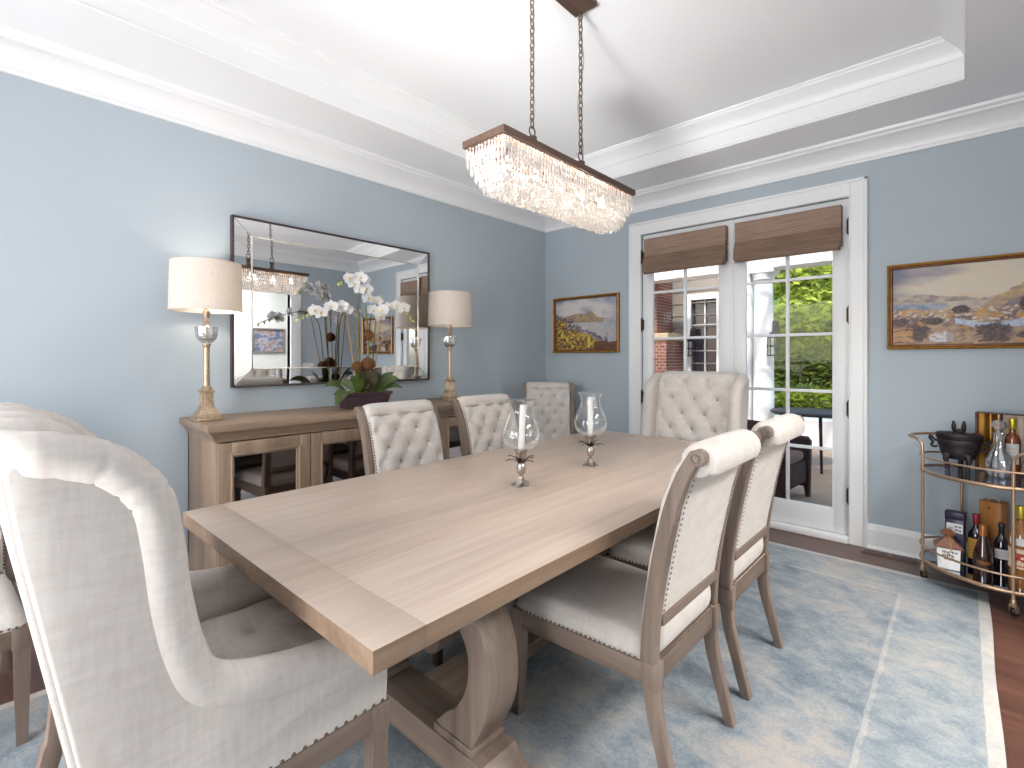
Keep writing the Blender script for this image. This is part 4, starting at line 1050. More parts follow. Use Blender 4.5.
# crystals: tiers stepping inwards
def crystal(b, x, y, z, ln, w, ang):
    M = Matrix.Translation((x, y, z)) @ Matrix.Rotation(ang, 4, 'Z')
    b.lathe([(0.0,0.0),(w*0.62,-ln*0.07),(w*0.62,-ln*0.15),(w*0.15,-ln*0.22),(w*0.5,-ln*0.32),(w,-ln*0.68),(w*0.8,-ln*0.86),(0.0,-ln)], seg=6, M=M, squash=(1,0.6))
TIERS = [(0.004, -0.002, 0.058), (0.006, -0.034, 0.056), (0.018, -0.062, 0.052), (0.030, -0.092, 0.050), (0.042, -0.118, 0.048), (0.054, -0.144, 0.046)]
drops = []
for ins, z, ln in TIERS:
    w, l = cw-0.006-ins, cl-0.006-ins
    per = [(w, -l, w, l, 0), (w, l, -w, l, 1), (-w, l, -w, -l, 2), (-w, -l, w, -l, 3)]
    for x0, y0, x1, y1, side in per:
        d = math.hypot(x1-x0, y1-y0); n = max(1, round(d/0.0185))
        for k in range(n):
            f = (k+0.5)/n; drops.append((lerp(x0,x1,f)+rng.uniform(-.002,.002), lerp(y0,y1,f), z+rng.uniform(-.004,.004), ln, 0.0095, (PI/2 if side in (0,2) else 0)+rng.uniform(-0.5,0.5), side))
w, l = cw-0.065, cl-0.065                                            # floor of the basket
for i in range(4):
    for j in range(40): drops.append((lerp(-w,w,(i+0.5)/4), lerp(-l,l,(j+0.5)/40), -0.150+rng.uniform(-.004,.004), 0.045, 0.0105, rng.uniform(0,PI), 9))
own = [d for d in drops if d[6] == 3] + [d for d in drops if d[6] == 0]
own.sort(key=lambda d: (d[0]+CX-3.326)**2+(d[1]+CYY+4.129)**2); own = own[:100]; ids = set(map(id, own))
for d in own:
    b = B(); crystal(b, *d[:6]); obj('crystal_drop', b, m_drop, t, smooth=False)
b = B()
for d in drops:
    if id(d) not in ids: crystal(b, *d[:6])
o = obj('crystal_drops', b, m_drop, t, smooth=False); o['kind'] = 'stuff'
# wire tiers that carry the drops, and lamps
b = B()
for ins, z, ln in TIERS:
    w, l = cw-0.006-ins, cl-0.006-ins
    b.tube([(w,-l,z),(w,l,z),(-w,l,z),(-w,-l,z)], 0.0016, 5, closed=True)
for sx in (-1,1):
    for y in (-0.44,-0.15,0.15,0.44): b.tube([(sx*(cw-0.012),y,0.01),(sx*(cw-0.06),y,-0.146)], 0.0016, 5)
obj('wire_basket', b, m_wfr, t)
for k in range(5):
    y = -0.36+0.18*k
    b = B(); b.lathe([(0.012,0.016),(0.012,-0.02),(0.010,-0.022)], (0,y,0), 12); so = obj('lamp_socket', b, m_bronze, t)
    b = B(); b.lathe([(0.009,-0.022),(0.016,-0.045),(0.017,-0.06),(0.010,-0.085),(0,-0.10)], (0,y,0), 14); obj('bulb', b, m_bulb, so)

# ------------------------------------------------------------------ bar cart
CCX, CCY, CA = 3.408, -0.368, R(-34)
t = thing('bar_cart', 'oval gold bar cart with glass trays in the corner right of the doors', 'bar cart', (CCX, CCY, 0.0), CA)
ea, eb = 0.300, 0.222; LX, LY = 0.218, 0.150
ell = lambda k, z, a=ea, bb=eb: (a*math.cos(2*PI*k/64), bb*math.sin(2*PI*k/64), z)
def mr_tray(name, z, mat):
    b = B(); b.tube([ell(k, z) for k in range(64)], 0.0085, 8, closed=True, sq=(1.3,0.8)); tr = obj(name, b, m_gold, t, angle=60)
    g = B(); top = [g.bm.verts.new(ell(k, z+0.004, ea-0.006, eb-0.006)) for k in range(64)]; bot = [g.bm.verts.new(ell(k, z-0.003, ea-0.006, eb-0.006)) for k in range(64)]
    g.face(top); g.face(bot[::-1])
    for k in range(64): g.face([bot[k], bot[(k+1)%64], top[(k+1)%64], top[k]])
    obj('tray_glass', g, mat, tr, smooth=False)
    b = B(); b.tube([ell(k, z+0.082, ea+0.002, eb+0.002) for k in range(64)], 0.0058, 8, closed=True); obj('guard_rail', b, m_gold, t, angle=60)
M = Mat('smoked_tray_glass'); p = M.pr(Roughness=0.03, **{'Transmission Weight': 0.0}); p.inputs['Base Color'].default_value = srgb((84,86,98)); p.inputs['Coat Weight'].default_value = 1.0
gl = M.n('ShaderNodeBsdfGlossy'); gl.inputs['Roughness'].default_value = 0.02; gl.inputs['Color'].default_value = (0.72,0.72,0.78,1)
tr_ = M.n('ShaderNodeBsdfTransparent'); tr_.inputs[0].default_value = (0.75,0.77,0.82,1); mx = M.n('ShaderNodeMixShader'); mx.inputs[0].default_value = 0.45
M.l(gl.outputs[0], mx.inputs[1]); M.l(tr_.outputs[0], mx.inputs[2]); M.l(mx.outputs[0], M.out.inputs[0]); m_tray = M.m
mr_tray('upper_tray', 0.640, m_tray); mr_tray('lower_tray', 0.118, mirror_mat('tray_mirror', (0.6,0.62,0.68,1), 0.02))
for sx in (-1, 1):
    b = B()
    for sy in (-1, 1):
        pass
    P = [(sx*LX, -LY, 0.062), (sx*LX, -LY, 0.30), (sx*LX, -LY, 0.60), (sx*(LX+0.001), -LY, 0.765), (sx*(LX+0.012), -LY, 0.800), (sx*(LX+0.040), -LY*0.98, 0.822), (sx*(LX+0.100), -LY*0.80, 0.828), (sx*(LX+0.135), 0, 0.828)]
    P = P + [(x, -y, z) for x, y, z in P[:-1][::-1]]
    b.tube(spline([Vector(q) for q in P], 6), 0.0082, 10)
    if sx < 0: obj('leg_and_handle', b, m_gold, t, angle=60)
    else: obj('leg_and_handle', b, m_gold, t, angle=60)
    for sy in (-1, 1):
        b = B(); x, y = sx*LX, sy*LY
        b.lathe([(0.011,0.062),(0.011,0.082),(0.008,0.086)], (x,y,0), 14)
        b.mi = 0; b.box(x-0.014, x+0.014, y-0.010, y+0.010, 0.046, 0.062, 0.003)
        b.box(x-0.014, x-0.0115, y-0.009, y+0.022, 0.018, 0.050, 0.001); b.box(x+0.0115, x+0.014, y-0.009, y+0.022, 0.018, 0.050, 0.001)
        cst = obj('caster', b, m_gold, t, angle=40)
        w = B(); w.lathe([(0.012,-0.010),(0.021,-0.009),(0.024,-0.005),(0.024,0.005),(0.021,0.009),(0.012,0.010)], (0,0,0), 20, Matrix.Translation((x, y+0.010, 0.024)) @ Matrix.Rotation(PI/2, 4, 'Y')); obj('wheel', w, m_black, cst, angle=40)
ZU, ZL = 0.6445, 0.1225
# black lidded tureen on three legs
t = thing('tureen', 'black cast lidded pot with scrolled handles on the cart upper tray', 'pot', (3.300, -0.272, ZU), R(-8))
b = B(); sqz = (1.0, 0.72)
b.lathe([(0.0,0.066),(0.060,0.066),(0.072,0.074),(0.080,0.095),(0.088,0.110),(0.086,0.118),(0.096,0.150),(0.100,0.172),(0.097,0.178),(0.103,0.184),(0.103,0.192),(0.096,0.194)], seg=32, squash=sqz, flute=16, fdepth=0.03); obj('body', b, m_black, t, angle=40)
b = B(); b.lathe([(0.104,0.194),(0.106,0.200),(0.104,0.214),(0.092,0.219),(0.060,0.222),(0.0,0.224)], seg=32, squash=sqz)
ld = obj('lid', b, m_black, t, angle=40)
b = B()
for s in (-1, 1): b.ball((s*0.022,0,0.252), 0.024, 2, (0.50,0.45,1.25)); b.ball((s*0.023,0,0.280), 0.008, 1)
b.ball((0,0,0.228), 0.016, 2, (1.6,1,0.8)); obj('finial', b, m_black, ld, angle=60)
for a in (-50, -130, 90):
    ca, sa = math.cos(R(a)), math.sin(R(a))
    b = B(); b.tube(spline([Vector((ca*r, sa*r*0.75, z)) for r, z in ((0.062,0.095),(0.078,0.072),(0.074,0.045),(0.066,0.020),(0.074,0.004))], 4), [0.018,0.018,0.017,0.016,0.015,0.014,0.013,0.012,0.012,0.012,0.0115,0.011,0.011,0.011,0.012,0.013,0.012][:17], 10); obj('leg', b, m_black, t, angle=60)
for s in (-1, 1):
    b = B(); b.tube(spline([Vector((s*x, 0, z)) for x, z in ((0.098,0.160),(0.114,0.172),(0.126,0.186),(0.132,0.174),(0.122,0.160),(0.116,0.148),(0.124,0.134),(0.112,0.124),(0.096,0.130))], 5), 0.0065, 8)
    b.ball((s*0.128,0,0.184), 0.010, 2); obj('handle', b, m_black, t, angle=60)
# open gift box with its bottle
m_boxp = plain('plum_card', (70,44,54), 0.5); m_boxg = plain('gold_panel', (190,140,66), 0.28, 0.75, 0.15, 8); m_boxc = plain('cream_satin', (206,184,166), 0.5)
GA = R(-14); GX, GY = 3.475, -0.205
t = thing('presentation_box', 'open plum presentation box with gold lining behind the crystal decanter', 'box', (GX, GY, ZU), GA)
b = B(); b.box(-0.103, 0.103, 0.020, 0.026, 0, 0.340); 
for x in (-0.103, -0.001, 0.097): b.box(x, x+0.006, -0.026, 0.020, 0, 0.340)
for z in (0.0, 0.334): b.box(-0.097, 0.097, -0.026, 0.020, z, z+0.006)
obj('case', b, m_boxp, t, smooth=False)
b = B(); n = 24
b.grid(lambda u, v: (-0.096+0.094*u, 0.018-0.026*math.exp(-((u-0.58)/0.16)**2), 0.007+0.326*v), n, 6, flip=False); b.box(-0.096,-0.002,0.0185,0.0198,0.007,0.333); obj('gold_lining', b, m_boxg, t, angle=60)
b = B(); b.box(0.006, 0.096, 0.016, 0.0195, 0.007, 0.333); obj('cream_lining', b, m_boxc, t, smooth=False)
def glassy(name, c, rough=0.08):
    M = Mat(name); p = M.pr(Roughness=rough); p.inputs['Base Color'].default_value = srgb(c); p.inputs['Coat Weight'].default_value = 1.0; p.inputs['Coat Roughness'].default_value = 0.03; p.inputs['Transmission Weight'].default_value = 0.15; return M.m
m_amber = glassy('amber_spirit', (138,66,20)); m_wineg = glassy('dark_wine_glass', (30,22,30)); m_brown = glassy('brown_glass', (54,30,30)); m_ochre = glassy('golden_liqueur', (150,96,36))
m_label = plain('paper_label', (214,212,212), 0.6); m_ink = plain('dark_ink', (84,50,52), 0.7); m_redp = plain('red_print', (170,52,44), 0.6); m_yel = plain('mustard_label', (206,156,64), 0.6); m_redcap = plain('red_foil', (152,40,50), 0.35, 0.3)
m_orcap = plain('copper_foil', (190,118,66), 0.35, 0.5); m_lime = plain('gold_green_foil', (196,178,60), 0.3, 0.6); m_porc = plain('white_porcelain', (236,236,236), 0.15); m_redbrown = plain('brown_glaze', (112,66,42), 0.35)
GM = Matrix.Translation((GX, GY, ZU)) @ Matrix.Rotation(GA, 4, 'Z')
def bottle(name, label, loc, rz, prof, mg, cap, mc, lab=None, ml=None, marks=(), mm=None, group=None, lab2=None):
    """lathed bottle; cap = profile; lab = (z0,z1,halfangle,r) wrapped paper label; marks on the label: (ang,z,w,h)"""
    t = thing(name, label, 'bottle', loc, rz, group)
    P = spline([Vector((r, z)) for r, z in prof], 3); b = B(); b.lathe([(max(0, q[0]), q[1]) for q in P], seg=28); obj('body', b, mg, t, angle=50)
    b = B(); b.lathe(cap, seg=20); obj('cap', b, mc, t, angle=40)
    for L, Mm in ((lab, ml), (lab2[0] if lab2 else None, lab2[1] if lab2 else None)):
        if not L: continue
        z0, z1, ha, r = L
        b = B(); b.grid(lambda u, v: (r*math.cos(-PI/2-ha+2*ha*u), r*math.sin(-PI/2-ha+2*ha*u), lerp(z0,z1,v)), 16, 2); lb = obj('label', b, Mm, t)
        if L is lab and marks:
            b = B()
            for a, z, w, h in marks:
                rr = r+0.0006; da = w/rr/2
                b.grid(lambda u, v: (rr*math.cos(-PI/2+a-da+2*da*u), rr*math.sin(-PI/2+a-da+2*da*u), z-h/2+h*v), 3, 1)
            obj('print', b, mm, lb)
    return t
def script(rows, z0, dz, w, seed, h=0.004):
    """short broken strokes standing for unreadable small lettering"""
    rr = random.Random(seed); out = []
    for i in range(rows):
        a = -w
        while a < w:
            s = rr.uniform(0.06, 0.16); out.append((a+s/2, z0-i*dz+rr.uniform(-0.001,0.001), s*0.03, h*rr.uniform(0.6,1.2))); a += s+rr.uniform(0.03,0.09)
    return out
p = GM @ Vector((0.052, -0.020, 0.0065))
bottle('whisky_bottle', 'amber bottle with a white label standing inside the open presentation box', p, GA+R(8), [(0.0,0.0),(0.029,0.0),(0.031,0.004),(0.031,0.10),(0.031,0.17),(0.030,0.195),(0.024,0.214),(0.014,0.228),(0.0125,0.240),(0.0125,0.275)], m_amber,
       [(0.0135,0.252),(0.0145,0.256),(0.0145,0.306),(0.0135,0.310),(0,0.310)], m_lime, (0.06,0.172,0.95,0.0316), m_label, script(3, 0.145, 0.022, 0.5, 5), m_yel)
# crystal decanter
t = thing('decanter', 'cut crystal decanter with a faceted ball stopper on the cart upper tray', 'decanter', (3.462, -0.330, ZU), 0)
b = B(); b.lathe([(0.0,0.006),(0.040,0.0),(0.048,0.008),(0.056,0.035),(0.060,0.070),(0.054,0.100),(0.040,0.130),(0.027,0.152),(0.023,0.172),(0.022,0.215),(0.026,0.230),(0.036,0.238),(0.036,0.243),(0.016,0.245)], seg=32, flute=8, fdepth=0.16)
b.lathe([(0.0,0.012),(0.045,0.012),(0.052,0.070),(0.036,0.120),(0.0,0.122)], seg=16, flute=8, fdepth=0.2)
obj('body', b, m_crys, t, angle=20)
b = B(); b.lathe([(0.010,0.232),(0.012,0.246),(0.011,0.252),(0.020,0.258),(0.031,0.272),(0.033,0.284),(0.027,0.300),(0.013,0.311),(0,0.313)], seg=8); obj('stopper', b, m_crys, t, smooth=False)
# lower tray
t = thing('spirit_flask', 'white square porcelain flask with brown roof-shaped top on the cart lower tray', 'bottle', (3.256, -0.452, ZL), R(6))
b = B(); box_taper(b, [(0.043,0.036,0.0),(0.046,0.039,0.004),(0.049,0.041,0.118),(0.046,0.038,0.124)]); obj('body', b, m_porc, t, angle=30)
b = B(); box_taper(b, [(0.060,0.050,0.120),(0.060,0.050,0.125),(0.026,0.022,0.158),(0.017,0.015,0.170),(0.017,0.015,0.196)]); obj('roof', b, m_redbrown, t, angle=30)
b = B(); box_taper(b, [(0.030,0.027,0.192),(0.031,0.028,0.197),(0.018,0.016,0.208),(0.006,0.006,0.216)]); obj('cap', b, m_redbrown, t, angle=30)
b = B(); b.tube(spline([Vector(q) for q in ((0.002,-0.0175,0.192),(0.004,-0.024,0.165),(0.008,-0.036,0.142),(0.010,-0.051,0.126),(0.010,-0.046,0.114))], 5), 0.0024, 6); b.ball((0.010,-0.045,0.108), 0.004, 1); obj('gold_cord', b, m_lime, t)
b = B(); rr = random.Random(11)
for i, (z, hh2) in enumerate(((0.098,0.015),(0.080,0.014),(0.061,0.016))):        # three short lines of brush lettering, not readable in the photo
    x = -0.028 + (0.008 if i == 2 else 0)
    while x < 0.022:
        w2 = rr.uniform(0.003,0.008); yy = -0.0402-0.0006 - (z-0.0)*0.0000
        y0 = -(0.039+0.002*z/0.118)-0.0006
        k = rr.uniform(-0.003,0.003); b.quad((x,y0,z-hh2/2+k),(x+w2,y0,z-hh2/2+k+0.002),(x+w2,y0,z+hh2/2+k-0.001),(x+0.001,y0,z+hh2/2+k)); x += w2+rr.uniform(0.001,0.0025)
obj('lettering', b, m_ink, t, smooth=False)
b = B(); b.box(0.026, 0.036, -0.0415, -0.0405, 0.094, 0.103); obj('seal', b, plain('green_seal', (96,116,84), 0.6), t)
t = thing('gift_tin', 'tall dark navy tin box with a pale label behind the white flask', 'box', (3.286, -0.338, ZL), R(-9))
b = B(); b.box(-0.041, 0.041, -0.030, 0.030, 0, 0.262, 0.003); obj('body', b, plain('navy_tin', (46,46,68), 0.35, 0.2, 0.2, 12), t, angle=30)
b = B(); b.box(-0.043, 0.043, -0.032, 0.032, 0.252, 0.296, 0.004); obj('lid', b, plain('navy_tin_lid', (40,34,58), 0.35, 0.2), t, angle=30)
b = B(); b.box(-0.034, 0.036, -0.0316, -0.0300, 0.180, 0.232); lb = obj('label', b, m_label, t, smooth=False)
b = B()
for q in ((0.008,0.215,0.012,0.008),(0.024,0.216,0.010,0.009),(0.010,0.196,0.012,0.008),(0.025,0.194,0.009,0.010),(-0.018,0.206,0.022,0.003),(-0.018,0.198,0.020,0.003)): b.box(q[0]-q[2]/2, q[0]+q[2]/2, -0.0322, -0.0316, q[1]-q[3]/2, q[1]+q[3]/2)
obj('print', b, plain('grey_print', (90,92,100), 0.6), lb, smooth=False)
b = B()
for k in range(9): 
    x = -0.030+0.062*rr.random(); z = 0.02+0.15*rr.random(); b.box(x-0.006, x+0.006, -0.0308, -0.0300, z-0.012, z+0.012)
obj('teal_pattern', b, plain('teal_print', (96,132,140), 0.4), t, smooth=False)
GB = 'bottles on the cart lower tray'
wine = [(0.0,0.0),(0.034,0.0),(0.0365,0.006),(0.0365,0.10),(0.0365,0.165),(0.032,0.190),(0.020,0.212),(0.0145,0.228),(0.0140,0.25),(0.0140,0.285)]
bottle('wine_bottle', 'dark wine bottle with a red foil top and mustard label', (3.372, -0.312, ZL), R(4), wine, m_wineg, [(0.0148,0.236),(0.0150,0.240),(0.0150,0.290),(0.014,0.294),(0,0.294)], m_redcap, (0.045,0.160,1.2,0.0371), m_yel, script(4, 0.135, 0.018, 0.6, 2), m_ink, GB)
cog = [(0.0,0.0),(0.036,0.0),(0.040,0.006),(0.042,0.05),(0.041,0.09),(0.036,0.125),(0.027,0.165),(0.018,0.198),(0.0145,0.212),(0.0140,0.24)]
bottle('cognac_bottle', 'broad brown bottle with a copper foil neck at the front of the cart', (3.398, -0.432, ZL), R(2), cog, m_brown, [(0.0150,0.208),(0.0155,0.212),(0.0155,0.262),(0.0145,0.266),(0,0.266)], m_orcap, (0.062,0.082,0.7,0.0424), plain('bronze_label', (120,78,50), 0.45, 0.4), script(1, 0.072, 0.01, 0.6, 8, 0.008), m_orcap, GB)
dk = [(0.0,0.0),(0.034,0.0),(0.0365,0.006),(0.0365,0.10),(0.0355,0.14),(0.028,0.172),(0.018,0.192),(0.0135,0.205),(0.013,0.25)]
bottle('port_bottle', 'dark bottle with a plain white label between two taller bottles', (3.474, -0.312, ZL), R(-2), dk, m_wineg, [(0.0138,0.236),(0.0145,0.240),(0.0145,0.262),(0.0135,0.265),(0,0.265)], plain('black_foil', (44,34,40), 0.35), (0.075,0.128,0.85,0.0371), m_label, script(2, 0.112, 0.016, 0.45, 4, 0.003), plain('grey_ink', (150,148,146), 0.7), GB)
yb = [(0.0,0.0),(0.042,0.0),(0.046,0.008),(0.046,0.12),(0.046,0.225),(0.042,0.262),(0.030,0.300),(0.019,0.330),(0.016,0.345),(0.0155,0.39)]
mk = [(-0.62,0.168,0.010,0.030),(-0.40,0.178,0.012,0.012),(-0.36,0.150,0.010,0.030),(-0.10,0.165,0.014,0.036),(0.18,0.175,0.012,0.016),(0.22,0.148,0.016,0.012),(0.50,0.162,0.010,0.034),(-0.2,0.118,0.05,0.008)]
bottle('liqueur_bottle', 'large golden bottle with a red printed label at the right end of the cart', (3.536, -0.515, ZL), R(-6), yb, m_ochre, [(0.0165,0.355),(0.0170,0.360),(0.0170,0.414),(0.016,0.417),(0,0.417)], m_lime, (0.105,0.205,1.3,0.0466), plain('cream_label', (216,196,170), 0.6), mk, m_redp, GB, ((0.222,0.258,0.9,0.0462), m_label))
t = thing('wooden_bottle_box', 'tall orange-brown wooden wine box with rope handle at the back of the cart', 'box', (3.447, -0.190, ZL), R(-24))
m_box = wood('box_wood', ((150,92,40), (182,120,58), (204,146,80)), 'z', 0.5)
b = B(); b.box(-0.050, 0.050, -0.040, 0.040, 0, 0.355, 0.003); obj('body', b, m_box, t, angle=30)
b = B(); b.box(-0.046, 0.046, -0.0435, -0.040, 0.004, 0.351, 0.001); fp = obj('sliding_front', b, m_box, t, angle=30)
b = B(); b.lathe([(0.006,0),(0.006,0.001)], (0,0,0), 12, Matrix.Translation((-0.002,-0.0436,0.320)) @ Matrix.Rotation(PI/2, 4, 'X')); obj('finger_hole', b, m_ink, fp)
b = B(); b.tube(spline([Vector(q) for q in ((-0.020,0,0.352),(-0.020,0,0.366),(0.0,0,0.376),(0.022,0,0.366),(0.022,0,0.352))], 5), 0.004, 6); obj('rope_handle', b, plain('rope', (206,196,184), 0.9), t)

# ------------------------------------------------------------------ seen in the mirror: switch plate and a picture in the hall
t = thing('light_switch', 'white three gang switch plate on the right wall, seen in the mirror', 'light switch', (XR, -0.86, 1.16))
b = B(); b.box(-0.007, -0.001, -0.082, 0.082, -0.058, 0.058, 0.003); obj('plate', b, m_plate, t)
for k in (-1,0,1):
    b = B(); b.box(-0.011, -0.006, k*0.046-0.016, k*0.046+0.016, -0.033, 0.033, 0.002); obj('rocker', b, m_plate, t)
t = thing('framed_print', 'framed blue and rust picture hanging in the hall, seen in the mirror', 'picture', (5.5, -0.80, 1.59))
b = B(); frame_rect(b, 0.0, -0.27, 0.27, -0.21, 0.21, 0.028, -0.025, -0.002, 0.004); obj('frame', b, plain('grey_frame', (120,108,104), 0.5), t)
b = B(); b.grid(lambda u, v: (-0.006, -0.245+0.49*u, -0.185+0.37*v), 40, 30)
o = obj('canvas', b, m_oil, t, smooth=False); at = o.data.color_attributes.new('oil', 'FLOAT_COLOR', 'POINT'); arr = []
for i in range(41):
    for j in range(31):
        k = fbm(i*0.11, j*0.13, 30); c = srgb((92,98,126)) if k > 0.08 else (srgb((140,112,100)) if k < -0.12 else srgb((150,146,150))); arr += list(c[:3])+[1.0]
at.data.foreach_set('color', arr)

# ------------------------------------------------------------------ outside: terrace, house wing, garden
m_stone = plain('terrace_stone', (176,150,122), 0.8, 0, 0.12, 3, 0.2); m_lawn = plain('lawn_green', (84,108,42), 0.95, 0, 0.35, 3, 0.4); m_drive = plain('gravel_drive', (216,210,202), 0.95, 0, 0.08, 20, 0.3)
b = B(); b.box(-6, 7, 0.12, 4.6, -0.2, -0.05); struct('ground_terrace', b, m_stone, smooth=False)
b = B(); b.grid(lambda u, v: (-16+34*u, 4.6+26*v, 0.24+9.0*max(0,v-0.22)**1.15+0.05*math.sin(u*30)*v), 30, 26); struct('ground_lawn', b, m_lawn)
b = B(); b.grid(lambda u, v: (-14+28*u, 6.2+2.4*v+0.5*math.sin(u*4), 0.36), 30, 4); struct('ground_drive', b, m_drive)
b = B(); b.box(0.55, 5, 4.45, 4.75, -0.1, 0.36, 0.02); struct('wall_garden', b, m_trim, smooth=False)
b = B(); b.box(-9, 13, -30, -6.25, -1.95, -1.8); struct('ground_front', b, m_drive, smooth=False)
m_side = plain('taupe_siding', (150,142,132), 0.7, 0, 0.05)
b = B(); rect_wall(b, 'y', 3.9, 4.1, -7, 0.62, 5.0, [(-0.02, 0.40, 0.6, 2.25)])
for k in range(25): b.box(-7, 0.62, 3.885, 3.9, k*0.2, k*0.2+0.012)
struct('wall_wing', b, m_side, smooth=False)
b = B()
for x0, x1, z0, z1 in ((-0.10,-0.02,0.52,2.35),(0.40,0.48,0.52,2.35),(-0.02,0.40,2.25,2.35),(-0.02,0.40,0.52,0.6)): b.box(x0, x1, 3.86, 3.92, z0, z1, 0.004)
b.box(0.18, 0.20, 3.93, 3.96, 0.6, 2.25)
for z in (1.0,1.4,1.83): b.box(-0.02, 0.40, 3.93, 3.96, z, z+0.02)
w = struct('window_3', b, m_trim, smooth=False)
M = Mat('dark_window'); p = M.pr(Roughness=0.05); p.inputs['Base Color'].default_value = srgb((66,60,76)); g = B(); g.box(-0.02, 0.40, 3.97, 3.98, 0.6, 2.25); struct('pane', g, M.m, w, smooth=False)
# brick chimney stack on the terrace
def brick():
    M = Mat('brick'); p = M.pr(Roughness=0.9); br = M.n('ShaderNodeTexBrick'); br.inputs['Color1'].default_value = srgb((134,86,72)); br.inputs['Color2'].default_value = srgb((112,70,62)); br.inputs['Mortar'].default_value = srgb((168,150,138)); br.inputs['Scale'].default_value = 5
    v = M.coord((1,1,1), (PI/2,0,0)); M.l(v, br.inputs[0]); M.l(br.outputs[0], p.inputs['Base Color']); return M.m
t = thing('outdoor_fireplace', 'brick outdoor fireplace seen through the left french door', 'fireplace', (-0.76, 3.50, -0.05))
mb = brick()
b = B(); b.box(-0.62, 0.62, -0.28, 0.375, 0, 1.62, 0.01); obj('hearth', b, mb, t, smooth=False)
b = B(); b.box(-0.66, 0.66, -0.31, 0.375, 1.62, 1.74, 0.01); obj('mantel', b, plain('mantel_stone', (178,160,132), 0.8), t, smooth=False)
b = B(); b.box(-0.42, 0.42, -0.20, 0.375, 1.74, 4.4, 0.01); obj('stack', b, mb, t, smooth=False)
# porch columns and pergola
def column(name, x, y):
    b = B(); b.box(x-0.17, x+0.17, y-0.17, y+0.17, -0.05, 0.12, 0.01); b.lathe([(0.15,0.12),(0.155,0.15),(0.14,0.18),(0.13,0.20),(0.125,1.0),(0.112,2.30),(0.112,2.32),(0.135,2.34),(0.135,2.37),(0.15,2.39),(0.15,2.42)], (x,y,0), 28); b.box(x-0.16, x+0.16, y-0.16, y+0.16, 2.42, 2.47, 0.005)
    struct(name, b, m_trim, angle=40)
column('column_porch', 1.34, 3.0); 
b = B(); b.box(1.02, 1.20, 2.9, 3.1, -0.05, 2.47, 0.01); b.box(1.06, 1.16, 2.885, 2.9, 0.2, 2.3, 0.004); struct('pillar_porch', b, m_trim, angle=30)
b = B(); b.box(-3, 6, 2.85, 3.15, 2.47, 2.70, 0.01); b.box(-3, 6, 2.80, 3.2, 2.70, 2.74, 0.005)
for k in range(20): x = -2.9+0.46*k; b.box(x-0.022, x+0.022, 0.14, 3.25, 2.74, 2.88)
for k in range(6): y = 0.5+0.44*k; b.box(-3, 6, y-0.02, y+0.02, 2.88, 2.92)
struct('beam_pergola', b, m_trim, smooth=False)
def lantern(x, y, z, label):
    t = thing('wall_lantern', label, 'lantern', (x, y, z), 0, 'dark porch lanterns')
    b = B()
    for sx in (-1,1):
        for sy in (-1,1): b.box(sx*0.055-0.006, sx*0.055+0.006, sy*0.055-0.006, sy*0.055+0.006, 0.02, 0.25)
    for z0 in (0.0,0.12,0.24): b.box(-0.066,0.066,-0.066,-0.050,z0,z0+0.018); b.box(-0.066,0.066,0.050,0.066,z0,z0+0.018); b.box(-0.066,-0.05,-0.05,0.05,z0,z0+0.018); b.box(0.05,0.066,-0.05,0.05,z0,z0+0.018)
    b.box(-0.06,0.06,-0.06,0.06,0.0,0.012); obj('cage', b, m_black, t, smooth=False)
    b = B(); b.lathe([(0.085,0.258),(0.05,0.30),(0.02,0.32),(0.02,0.34),(0,0.35)], seg=4); b.tube([(0,0,0.34),(0,0,0.40),(0,0.04,0.42),(0,0.10,0.42)], 0.008, 6); b.box(-0.04,0.04,0.09,0.10,0.30,0.46); obj('cap', b, m_black, t, smooth=False)
    b = B(); b.box(-0.05,0.05,-0.05,0.05,0.014,0.25); obj('glass', b, m_pane, t, smooth=False)
lantern(1.11, 2.78, 1.32, 'dark lantern left of the porch column, seen through the right door')
lantern(1.50, 2.86, 1.32, 'dark lantern right of the porch column, seen through the right door')
lantern(0.02, 3.76, 1.32, 'dark lantern beside the wing window, seen through the left door')
# wicker furniture
def wicker():
    M = Mat('dark_wicker'); p = M.pr(Roughness=0.85)
    w1 = M.n('ShaderNodeTexWave', bands_direction='Z'); w1.inputs['Scale'].default_value = 22; w2 = M.n('ShaderNodeTexWave', bands_direction='DIAGONAL'); w2.inputs['Scale'].default_value = 16
    c = M.coord(); M.l(c, w1.inputs[0]); M.l(c, w2.inputs[0]); M.l(M.ramp(w1.outputs['Fac'], [(0.2, srgb((44,28,26))), (0.8, srgb((78,50,44)))]), p.inputs['Base Color']); M.bump(w1.outputs['Fac'], 0.8, 0.01); return M.m
m_wick = wicker()
def wicker_chair(label, loc, rz):
    t = thing('wicker_armchair', label, 'chair', loc, rz, 'dark wicker terrace chairs')
    b = B(); b.box(-0.30,0.30,-0.30,0.34,0.14,0.36,0.03); obj('seat_base', b, m_wick, t, angle=50)
    b = B(); b.prism([(-0.30,0.14),(-0.42,0.80),(-0.40,0.84),(-0.34,0.84),(-0.31,0.80),(-0.20,0.30),(-0.20,0.14)], 'x', -0.34, 0.34, 0.02); obj('backrest', b, m_wick, t, angle=50)
    for s in (-1,1):
        x0, x1 = sorted((s*0.29, s*0.37)); b = B(); b.prism([(0.36,0.0),(0.33,0.0),(0.31,0.10),(-0.26,0.10),(-0.28,0.0),(-0.31,0.0),(-0.36,0.55),(-0.34,0.60),(0.34,0.58),(0.37,0.54)], 'x', x0, x1, 0.015); obj('arm', b, m_wick, t, angle=50)
    b = B(); b.box(-0.27,0.27,-0.18,0.33,0.36,0.45,0.03); obj('cushion', b, plain('taupe_cushion', (120,92,84), 0.9), t)
